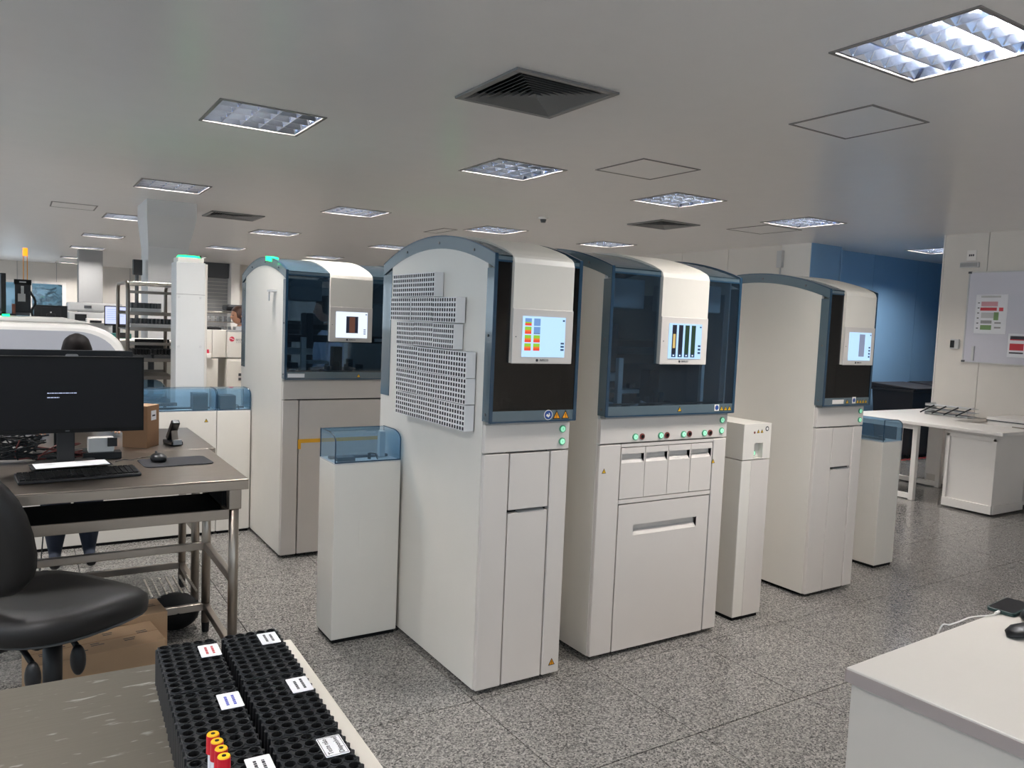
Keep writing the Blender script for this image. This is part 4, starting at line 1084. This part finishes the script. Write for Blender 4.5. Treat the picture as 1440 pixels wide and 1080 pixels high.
# ------------------------------------------------------------------ people
def person(loc, rz, label, shirt, hair, pants='jeans', Hh=1.68, lean=0., legw=1., arms='down', hair_long=False, skirt=False):
    t = thing('person', label, 'person', loc, rz)
    k = Hh / 1.72
    R = Matrix.Rotation(-lean, 3, 'X'); piv = Vector((0, 0, .95 * k))
    def U(p): return piv + R @ (Vector(p) * k - piv)
    V = []; Ed = []; Rd = []
    def v(p, r, par=None):
        V.append(tuple(p)); Rd.append(r * k)
        if par is not None: Ed.append((par, len(V) - 1))
        return len(V) - 1
    pel = v(Vector((0, 0, .95)) * k, .135)
    wa = v(U((0, .0, 1.1)), .12, pel); chst = v(U((0, 0, 1.3)), .145, wa); nk0 = v(U((0, .0, 1.44)), .07, chst); nk = v(U((0, .01, 1.53)), .055, nk0)
    for s in (-1, 1):
        hip = v(Vector((s * .09, 0, .88)) * k, .095, pel); kn = v(Vector((s * .095, .02, .48)) * k, .074 * legw, hip); cf = v(Vector((s * .095, -.01, .34)) * k, .068 * legw, kn); an = v(Vector((s * .1, -.02, .08)) * k, .038, cf)
        v(Vector((s * .105, .13, .035)) * k, .036, an)
        sh = v(U((s * .18, 0, 1.4)), .062, chst)
        if arms == 'down': E_, Wr, dh = (s * .22, -.01, 1.12), (s * .22, .08, .88), Vector((0, .02, -.08))
        elif arms == 'fwd': E_, Wr, dh = (s * .23, .1, 1.14), (s * .17, .34, 1.08), Vector((0, .08, -.01))
        else: E_, Wr, dh = (s * .22, .12, 1.2), (s * .2, .36, 1.38), Vector((0, .07, .03))
        el = v(U(E_), .045, sh); wr = v(U(Wr), .03, el)
        pm = v(U(Vector(Wr) + dh * .8), .034, wr)
        dn = dh.normalized()
        for q, fl in enumerate((.065, .078, .072, .055)):
            b = Vector(Wr) + dh + Vector(((q - 1.5) * .019, 0, 0)); i1 = v(U(b), .009, pm); v(U(b + dn * fl * .6), .008, i1); v(U(b + dn * fl + Vector((0, -.01, -.01))), .007, len(V) - 1)
        i1 = v(U(Vector(Wr) + dh * .3 + Vector((-s * .03, .01, 0))), .01, pm); v(U(Vector(Wr) + dh * .9 + Vector((-s * .045, .02, 0))), .009, i1)
    me = bpy.data.meshes.new('body'); me.from_pydata(V, Ed, []); ob = bpy.data.objects.new('body', me); S.collection.objects.link(ob)
    ob.modifiers.new('skin', 'SKIN'); sv = me.skin_vertices[0].data
    for i, r in enumerate(Rd): sv[i].radius = (r, r * (.72 if i in (1, 2) or i == 0 else 1))
    sv[0].use_root = True
    sb = ob.modifiers.new('sub', 'SUBSURF'); sb.levels = 2; sb.render_levels = 2
    dg = bpy.context.evaluated_depsgraph_get(); em = bpy.data.meshes.new_from_object(ob.evaluated_get(dg))
    bpy.data.objects.remove(ob)
    mb = MB(); mb.v = [tuple(p.co) for p in em.vertices]; mb.f = [tuple(p.vertices) for p in em.polygons]
    wrp = [Vector(V[i]) for i in range(len(V)) if abs(Rd[i] - .034 * k) < 1e-6]
    for p in em.polygons:
        c = p.center
        if c.z < .07 * k: mi = 3
        elif c.z < .97 * k and abs(c.x) < .2 * k and not (arms == 'down' and abs(c.x) > .17 * k): mi = 1
        else: mi = 0
        if (Vector(c) - U((0, .01, 1.56))).length < .085 * k: mi = 2
        if any((Vector(c) - w_).length < .1 * k for w_ in wrp) and mi != 1: mi = 2
        mb.m.append(mi)
    # head with face joined to the body mesh
    hc = U((0, .03, 1.63)); mb.mi = 2
    mb.ell(hc, .072 * k, .092 * k, .108 * k, 20, 14, R)
    mb.ell(hc + R @ (Vector((0, .092, -.012)) * k), .012 * k, .018 * k, .02 * k, 8, 6)
    for s in (-1, 1): mb.ell(hc + R @ (Vector((s * .074, -.005, 0)) * k), .01 * k, .016 * k, .028 * k, 8, 6)
    mb.mi = 4
    for s in (-1, 1): mb.ell(hc + R @ (Vector((s * .029, .08, .012)) * k), .011 * k, .008 * k, .006 * k, 8, 6)
    mb.mi = 5; mb.ell(hc + R @ (Vector((0, .084, -.045)) * k), .022 * k, .008 * k, .006 * k, 8, 6)
    part('body', mb, [shirt, pants, 'skin', 'black', 'ink', 'inkpink'], t, smooth=True)
    hm = MB()
    rings = []
    for j in range(1, 11):
        a = PI * j / 12; ring_ = []
        for i in range(22):
            b = 2 * PI * i / 22; rr = 1 + .03 * math.sin(7 * b)
            p = Vector((.084 * math.sin(a) * math.cos(b) * rr, .104 * math.sin(a) * math.sin(b) * rr - .012, .118 * math.cos(a) + .012)) * k
            if p.y > .045 * k and p.z < .05 * k: p.y = .045 * k + (p.y - .045 * k) * .1
            if j >= 8: p.y = min(p.y, .0)
            ring_.append(hc + R @ p)
        rings.append(ring_)
    hm.loft(rings)
    if hair_long: hm.ell(hc + R @ (Vector((0, -.07, -.1)) * k), .07 * k, .04 * k, .13 * k, 14, 10, R)
    part('hair', hm, hair, t, smooth=True)
    return t
person((.28, 5.43, 0), PI, 'person in jeans bending behind the monitors, dark hair showing', 'darkshirt', 'hair', Hh=1.6, legw=1.35, lean=.74, arms='up')
person((2.42, 10.1, 0), PI / 2 + .2, 'person in a white coat with brown hair at the rear cabinets', 'coat', 'hairb', pants='coat', Hh=1.66, lean=.1, arms='up', hair_long=False)
person((2.47, 6.95, 0), PI / 2, 'dark haired person in pale blue shirt seen through the analyser window', 'shirt', 'hair', Hh=1.76, lean=.1, arms='fwd')

# ------------------------------------------------------------------ rear left equipment
t = thing('rounded_analyser', 'large white analyser with rounded end behind the monitors', 'analyser', (0, 6.3, 0))
x0, x1, zt = -2.4, .665, 1.475
pr = [(x0, .05), (x0, zt)]
for i in range(9):
    a = PI / 2 * i / 8; pr.append((x1 - .3 + .3 * math.sin(a), zt - .22 + .22 * math.cos(a)))
pr += [(x1, .05)]
part('shell', MB().prism(pr, 0, .85, 'y'), 'white', t, bevel=.03)
pi_ = [(x0, .1), (x0, zt - .05)]
for i in range(9):
    a = PI / 2 * i / 8; pi_.append((x1 - .33 + .28 * math.sin(a), zt - .25 + .2 * math.cos(a)))
pi_ += [(x1 - .05, .1)]
part('front_fascia', MB().prism(pi_, -.006, 0, 'y'), 'silver', t)
part('raised_cover', MB().prism([(-1.2, zt), (-1.1, zt + .035), (.3, zt + .035), (.48, zt)], .25, .8, 'y'), 'white', t, bevel=.01)
part('status_lamp', MB().box(-.09, -.045, .3, .34, zt + .035, zt + .05), 'green', t)
m_, s_ = monitor((-.16, 6.85, 1.515), .42, .27, -1.25, 'monitor seen almost edge on above the white analyser', zb=.03)
t = thing('tube_handler', 'tall black sample handler with dangling cables at far left', 'instrument', (.035, 7.16, 0))
part('support', MB().box(-.05, .05, 0, .1, 1.515, 1.54), 'dgrey', t)
part('head', MB().box(-.05, .055, 0, .1, 1.53, 1.79), 'black', t, bevel=.006)
part('head_cap', MB().box(-.055, .06, -.01, .11, 1.75, 1.79), 'blackm', t); part('badge', MB().box(-.02, .025, -.013, -.01, 1.765, 1.775), 'lgrey', t)
part('gripper', MB().box(-.03, .02, -.03, .0, 1.62, 1.68).box(-.01, .01, -.02, 0, 1.68, 1.74), 'lgrey', t)
part('guard', MB().box(-.07, -.045, -.02, .05, 1.5, 1.6), 'wbrown', t)
part('cable_chain', MB().tube(catmull([(.05, -.02, 1.7), (.085, -.02, 1.62), (.06, -.02, 1.55), (.075, -.02, 1.49)], 6), .009, 6), 'black', t, smooth=True)
for x in (.008, .033): part('pole', MB().cyl((x, .05, 1.79), (x, .05, 1.98), .003, n=8), 'orangey', t)
part('beacon', MB().cyl((.02, .05, 1.975), (.02, .05, 2.035), .017, n=14), 'orange', t, label='glowing orange beacon')
t_, _ = monitor((.265, 8.5, 1.3), .27, .14, PI, 'small monitor turned away above the white analyser', zb=.16)
part('badge', MB().cyl((0, .055, .235), (0, .057, .235), .007, n=10), 'lgrey', t_)
tag(part('counter', MB().box(-1, 1.3, 8.2, 8.9, 1.24, 1.3).box(-1, 1.3, 8.25, 8.85, 0, 1.24), 'body', bevel=.006), 'white instrument counter behind the rounded analyser', 'counter')
t = thing('benchtop_analyser', 'boxy white benchtop analyser beside the lit monitor', 'analyser', (.456, 9.5, 0))
part('lower_body', MB().box(0, .52, 0, .5, 0, 1.54), 'lgrey', t, bevel=.01); part('upper_body', MB().box(0.0, .52, .05, .5, 1.55, 1.645), 'lgrey', t, bevel=.02)
part('display', MB().box(.15, .22, .04, .05, 1.585, 1.615), 'dgrey', t); part('opening', MB().box(.06, .17, -.006, 0, 1.45, 1.52), 'black', t)
part('tray', MB().box(.16, .4, -.16, 0, 1.43, 1.48), 'white', t, bevel=.006); part('keypad', MB().box(.19, .3, -.165, -.16, 1.435, 1.46), 'black', t)
t_, sc = monitor((.86, 8.9, 1.22), .23, .2, 0, 'monitor with pale lavender screen left of the trolley', lit='ui_lav', zb=.2)
mb = MB()
for k in range(6): mb.box(-.09, random.uniform(-.02, .08), .0008, .0015, .36 - k * .02, .363 - k * .02)
part('text_line', mb, 'ui_blue', sc)
t = thing('tool_tray', 'teal and black tray below the lavender monitor', 'tray', (.82, 8.7, 1.3)); 
part('tray', MB().box(-.06, .14, -.1, .05, .0, .05), 'teal', t); part('clip', MB().box(.02, .12, -.12, -.1, .01, .06), 'black', t)
t = thing('support_stand', 'dark camera mount by the flared column', 'stand', (1.14, 9.75, 0))
part('pole', MB().cyl((0, 0, 0), (0, 0, 2.1), .02), 'dgrey', t); part('head', MB().box(-.04, .05, -.05, .05, 1.98, 2.15), 'black', t)
t = thing('wall_computer', 'dark computer screen fixed behind the steel trolley', 'monitor', (.95, 8.1, 0))
part('mount', MB().box(.1, .15, 0, .05, 0, 1.2), 'dgrey', t); part('casing', MB().box(-.02, .28, -.03, 0, 1.18, 1.32), 'black', t)

# steel trolley with shelves
t = thing('steel_trolley', 'stainless steel shelf trolley beside the tall white tower', 'trolley', (.775, 7.2, 0))
TW_, TD_ = .40, .75
for x in (0, TW_):
    P = [(x, 0, .1), (x, 0, 1.74)] + [(x, .08 * (1 - math.cos(a)), 1.74 + .08 * math.sin(a)) for a in (.4, .8, 1.2, PI / 2)] + [(x, TD_ - .08, 1.82)] + [(x, TD_ - .08 + .08 * math.sin(a), 1.74 + .08 * math.cos(a)) for a in (.4, .8, 1.2, PI / 2)] + [(x, TD_, .1)]
    part('side_frame', MB().tube(P, .016, 10), 'steel_dark', t, smooth=True)
part('top_bar', MB().cyl((0, .1, 1.82), (TW_, .1, 1.82), .011).cyl((0, TD_ - .1, 1.82), (TW_, TD_ - .1, 1.82), .011), 'steel_light', t)
for z in (1.74, 1.57, 1.44, 1.31, 1.18, 1.03, .8, .5, .2):
    if z in (1.57, 1.44, 1.18, 1.03, .8, .5, .2) : part('shelf', MB().box(0, TW_, .0, TD_, z - .02, z - .014).box(0, TW_, -.002, .004, z - .022, z + .008).box(0, TW_, TD_ - .004, TD_, z - .022, z + .01), 'steel_dark', t)
    else: part('cross_rail', MB().box(0, TW_, -.004, .004, z - .012, z + .012), 'steel_dark', t)
for x, y in ((0, 0), (TW_, 0), (0, TD_), (TW_, TD_)): part('caster', MB().cyl((x - .015, y, .05), (x + .015, y, .05), .05, n=16), 'black', t)
def small_rack(loc, w, n, label, dark=False):
    t = thing('tube_rack', label, 'tube rack', loc, 0, 'tube racks on the trolley')
    part('rack_base', MB().box(0, w, 0, .1, 0, .05), 'dgrey' if dark else 'lgrey', t)
    mb = MB()
    for k in range(n):
        x = w * (k + .5) / n
        for y in (.02, .08): mb.cyl((x, y, .05), (x, y, .095), w / n * .38, n=8)
    part('sockets', mb, 'black' if dark else 'dgrey', t)
small_rack((.80, 7.22, 1.5575), .24, 8, 'grey tube rack on the upper trolley shelf')
small_rack((.80, 7.22, 1.4275), .36, 12, 'long grey tube rack on the second trolley shelf')
small_rack((.80, 7.22, 1.1675), .16, 6, 'dark tube rack at the left of the middle trolley shelf', True)
small_rack((.98, 7.22, 1.1675), .19, 7, 'dark tube rack at the right of the middle trolley shelf', True)
small_rack((.80, 7.35, 1.1675), .16, 6, 'dark tube rack behind the left one on the middle shelf', True)
small_rack((.98, 7.35, 1.1675), .19, 7, 'dark tube rack behind the right one on the middle shelf', True)
tag(part('plastic_bag', MB().ell((.96, 7.42, .9), .15, .14, .1, 12, 8), 'glass_blue', smooth=True), 'crumpled clear plastic bag behind the blue lid', 'bag')

# white cabinets with red emblem
t = thing('white_analyser', 'white cabinet style analyser behind the tall tower', 'analyser', (1.70, 9.0, 0))
part('base_cabinet', MB().box(0, .17, 0, .6, 0, 1.09), 'body', t, bevel=.005)
part('upper_cover', MB().box(.0, .11, .03, .6, 1.1, 1.405), 'body', t, bevel=.006); part('upper_cover', MB().box(.115, .26, .03, .6, 1.1, 1.405), 'body', t, bevel=.006)
part('top_tray', MB().box(.02, .22, .1, .4, 1.406, 1.43), 'black', t)
t = thing('white_analyser', 'white analyser with a round red emblem and grey lettering', 'analyser', (1.965, 8.98, 0))
part('base_cabinet', MB().box(0, .6, 0, .6, 0, 1.09), 'body', t, bevel=.005); part('door', MB().box(.02, .58, -.006, 0, .1, 1.07), 'body', t, bevel=.003)
part('vent_slot', MB().box(.12, .19, -.01, -.006, .85, .88).box(.12, .19, -.01, -.006, .9, .93), 'dgrey', t)
up = part('upper_body', MB().box(0, .6, 0, .6, 1.1, 1.39), 'body', t, bevel=.006); part('top_rim', MB().box(0, .6, 0, .6, 1.39, 1.4), 'grey', t)
em_ = part('emblem', MB().cyl((.045, 0, 1.31), (.045, -.002, 1.31), .028, n=20), 'logored', up)
part('emblem_stripe', MB().tube([(.022, -.003, 1.313), (.034, -.003, 1.32), (.045, -.003, 1.312), (.056, -.003, 1.304), (.068, -.003, 1.309)], .003, 5), 'white', em_)
text('BECKMAN', .03, 'ink', up, (.155, -.002, 1.302), FR); text('COULTER', .03, 'grey', up, (.155, -.002, 1.277), FR)
t = thing('reagent_bottle', 'small white bottle with dark red cap on the cabinet', 'bottle', (1.76, 8.98, 1.09))
part('body', MB().box(-.03, .03, -.03, .03, 0, .06), 'white', t, bevel=.006); part('cap', MB().cyl((-.005, 0, .06), (-.005, 0, .1), .018, .013, 12), 'logored', t)
def cart(loc, label):
    t = thing('bottle_cart', label, 'cart', loc, 0, 'steel carts with bent tube handles')
    for y in (0, .5):
        P = [(0, y, 0)] + [(0, y, 1.5), (.05, y, 1.57), (.12, y, 1.6), (.65, y, 1.6), (.72, y, 1.57), (.76, y, 1.5), (.76, y, 0)]
        part('frame', MB().tube(P, .016, 8), 'steel_light', t, smooth=True)
    for z in (1.15, 1.3, 1.45):
        part('shelf', MB().box(0, .76, 0, .5, z, z + .01), 'steel', t)
        mb = MB()
        for k in range(9): mb.cyl((.05 + k * .08, .08, z + .01), (.05 + k * .08, .08, z + .09), .025, n=8)
        part('bottles', mb, 'lgrey', t)['kind'] = 'stuff'
cart((2.2, 12.3, 0), 'nearer steel cart with bent handle behind the coated person'); cart((3.1, 12.0, 0), 'right hand steel cart with bent tube handle')
tag(part('equipment_box', MB().box(2.62, 2.95, 12.1, 12.4, 1.625, 1.72), 'black', bevel=.03), 'black lump of equipment on top of a steel cart', 'equipment')
# seen through the rear left analyser
t = thing('tall_cabinet', 'pale tall cabinet seen through the rear left analyser window', 'cabinet', (2.15, 8.0, 0))
part('body', MB().box(0, 1.0, 0, .4, 0, 1.78), 'white', t); part('door_gap', MB().box(.5, .504, -.001, 0, .1, 1.75), 'groove', t)
t_, _ = monitor((2.17, 7.35, 1.0), .2, .2, 0, 'dark monitor behind the analyser window, left one', zb=.35); 
t_, _ = monitor((2.42, 7.45, 1.0), .22, .2, 0, 'dark monitor behind the analyser window, near the person', zb=.42)
tag(part('workbench', MB().box(1.9, 3.1, 7.28, 7.7, .96, 1.0).box(1.92, 3.08, 7.3, 7.68, 0, .96), 'body'), 'white workbench behind the rear left analyser', 'bench')

# ------------------------------------------------------------------ right side: white L desk, bins, board
t = thing('corner_desk', 'white L shaped desk with frame leg by the corridor', 'desk', (0, 0, 0))
part('desktop', MB().prism([(7.55, 3.54), (8.16, 3.54), (8.16, 4.32), (8.83, 4.32), (8.83, 4.95), (9.3, 4.95), (9.3, 5.2), (7.55, 5.2)], .765, .8, 'z'), 'white', t, bevel=.006)
cb = part('cabinet', MB().box(7.64, 8.22, 3.63, 4.07, .03, .765), 'white', t, bevel=.003)
part('face_frame', MB().box(7.62, 7.64, 3.62, 3.65, .1, .73).box(7.62, 7.64, 4.05, 4.08, .1, .73).box(7.62, 7.64, 3.62, 4.08, .7, .74).box(7.615, 7.64, 3.62, 4.08, .02, .1), 'white', cb, bevel=.002)
part('plinth', MB().box(7.64, 8.2, 3.61, 3.63, .02, .1), 'white', cb)
def frame_leg(x, y0, y1):
    part('frame_leg', MB().box(x, x + .05, y0, y0 + .05, 0, .765).box(x, x + .05, y1 - .05, y1, 0, .765).box(x, x + .05, y0 + .05, y1 - .05, 0.01, .06).box(x, x + .05, y0 + .05, y1 - .05, .715, .765), 'white', t, bevel=.003)
frame_leg(7.6, 4.36, 5.15)
part('frame_leg', MB().box(8.55, 8.6, 4.62, 4.67, 0, .765).box(8.55, 8.6, 5.1, 5.15, 0, .765).box(8.55, 8.6, 4.67, 5.1, .01, .06), 'white', t, bevel=.003)
part('rear_panel', MB().box(8.78, 8.82, 4.0, 4.9, .1, .765), 'white', t)
t = thing('wall_counter', 'white counter with drawers along the whiteboard wall', 'counter', (8.28, 2.2, 0))
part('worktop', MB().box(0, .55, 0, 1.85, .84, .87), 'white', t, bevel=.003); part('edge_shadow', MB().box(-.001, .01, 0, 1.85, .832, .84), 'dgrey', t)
part('body', MB().box(.01, .55, .01, 1.84, .05, .832), 'white', t)
for k in range(3): 
    d_ = part('drawer', MB().box(-.004, .01, .03 + k * .6, .03 + k * .6 + .58, .6, .825), 'white', t, bevel=.002)
    part('handle', MB().box(-.014, -.004, .2 + k * .6, .4 + k * .6, .79, .8), 'steel', d_)
t = thing('document_tray', 'stack of clear document trays on the white desk', 'tray', (8.5, 4.33, .8))
t.location = (8.52, 4.36, .801); t.scale = (1, 1.3, 1)
for k in range(3):
    tr_ = part('tray', MB().box(0, .25 - k * .02, .0, .36, k * .045, k * .045 + .004).box(0, .003, 0, .36, k * .045, k * .045 + .02).box(0, .25 - k * .02, .357, .36, k * .045, k * .045 + .03), 'lgrey', t)
    part('paper_stack', MB().box(.01, .22 - k * .02, .02, .34, k * .045 + .004, k * .045 + .014), 'paper', tr_)
for k in range(4):
    part('divider', MB().obox((-.02, .03 + k * .1, .06), .008, .012, .15, 0, .9), 'black', t)
t = thing('whiteboard', 'wall whiteboard with posters and thin metal frame', 'whiteboard', (8.84, 0, 0))
part('board', MB().box(-.015, 0, 2.6, 4.617, 1.4, 2.367), 'wb', t)
part('board_frame', MB().box(-.02, 0, 2.6, 4.63, 1.39, 1.402).box(-.02, 0, 2.6, 4.63, 2.365, 2.378).box(-.02, 0, 4.617, 4.63, 1.39, 2.378), 'lgrey', t)
for z in (1.392, 2.36): part('corner_cap', MB().box(-.024, 0, 4.6, 4.635, z, z + .022), 'dgrey', t)
part('pen_clip', MB().box(-.03, -.015, 4.505, 4.53, 1.41, 1.57), 'lgrey', t)
def poster(y0, y1, z0, z1, blocks, label):
    p = part('poster', MB().box(8.821, 8.8245, y0, y1, z0, z1), 'paper', None); tag(p, label, 'poster', 'posters on the whiteboard')
    w, h = y1 - y0, z1 - z0
    for a, b, c, d, m in blocks:
        part('print_block', MB().box(8.8202, 8.821, y1 - b * w, y1 - a * w, z1 - d * h, z1 - c * h), m, p)
poster(4.205, 4.53, 1.71, 2.13, [(.16, .78, .03, .08, 'lgrey'), (.18, .7, .18, .3, 'inkpink'), (.16, .68, .33, .41, 'inkred'), (.75, .88, .33, .42, 'inkred'), (.2, .6, .46, .6, 'lgrey'), (.6, .75, .45, .65, 'capyel' if 0 else 'inkgreen'), (.2, .55, .66, .74, 'grey'), (.2, .55, .78, .9, 'inkgreen'), (.64, .84, .7, .74, 'grey'), (.64, .84, .82, .86, 'grey')] + [(.07, .13, .2 + k * .13, .225 + k * .13, 'ink') for k in range(6)], 'colourful notice pinned to the upper whiteboard')
poster(3.78, 4.17, 1.47, 1.72, [(.05, .9, .1, .24, 'ink'), (.05, .5, .24, .28, 'inkred'), (.05, .4, .42, .7, 'inkred'), (.42, .9, .38, .52, 'ink'), (.5, .9, .58, .7, 'ink'), (.05, .4, .78, .84, 'ink'), (.45, .9, .85, .92, 'ink')], 'red and black notice at the right whiteboard edge')
t = thing('wall_sensor', 'small white wall reader with black window left of the whiteboard', 'sensor', (8.84, 4.72, 1.585))
part('case', MB().box(-.03, 0, -.045, .05, -.055, .055), 'lgrey', t, bevel=.008); part('lens', MB().box(-.033, -.03, .0, .045, -.04, .04), 'black', t)
t = thing('wall_sign', 'small square sign with a number above a grey bar', 'sign', (8.84, 4.625, 2.56))
part('plate', MB().box(-.006, 0, -.05, .05, -.055, .055), 'white', t); part('numerals', MB().box(-.008, -.006, -.026, -.012, -.01, .012).box(-.008, -.006, -.006, .008, -.01, .012).box(-.008, -.006, .014, .028, -.01, .012), 'ink', t)
t = thing('emergency_lamp', 'grey horizontal emergency lamp below the small sign', 'lamp', (8.84, 4.63, 2.455))
part('body', MB().box(-.04, 0, -.1, .1, -.03, .028), 'lgrey', t, bevel=.008); part('diffuser', MB().box(-.043, -.04, -.09, .09, -.02, .018), 'grey', t)
def bin_(loc, rz, label):
    t = thing('wheelie_bin', label, 'bin', loc, rz, 'black wheelie bins in the corridor')
    part('body', MB().loft([ring(-.26, .26, -.24, .24, .05), ring(-.34, .34, -.3, .3, .93)]), 'binb', t); part('rim', MB().box(-.39, .39, -.33, .33, .91, .95), 'binb', t, bevel=.01)
    part('lid', MB().prism([(-.36, .95), (-.36, .97), (.3, 1.01), (.34, .99), (.34, .95)], -.4, .4, 'x'), 'binb', t, bevel=.008)
    part('handle', MB().cyl((-.3, .38, .98), (.3, .38, .98), .018), 'binb', t)
    for x in (-.26, .26): part('wheel', MB().cyl((x - .03, .27, .1), (x + .03, .27, .1), .1, n=18), 'black', t)
bin_((10.45, 6.2, 0), 0, 'black wheelie bin against the blue wall'); bin_((11.45, 6.22, 0), 0, 'second black bin partly hidden by the wall end')
t = thing('barrier_tape', 'red and white marking tape on the corridor floor', 'tape', (0, 0, 0))
for k in range(12): part('tape_block', MB().box(10.0 + k * .12, 10.07 + k * .12, 5.9, 5.98, 0, .002), 'redwhite', t)
bpy.context.view_layer.update()
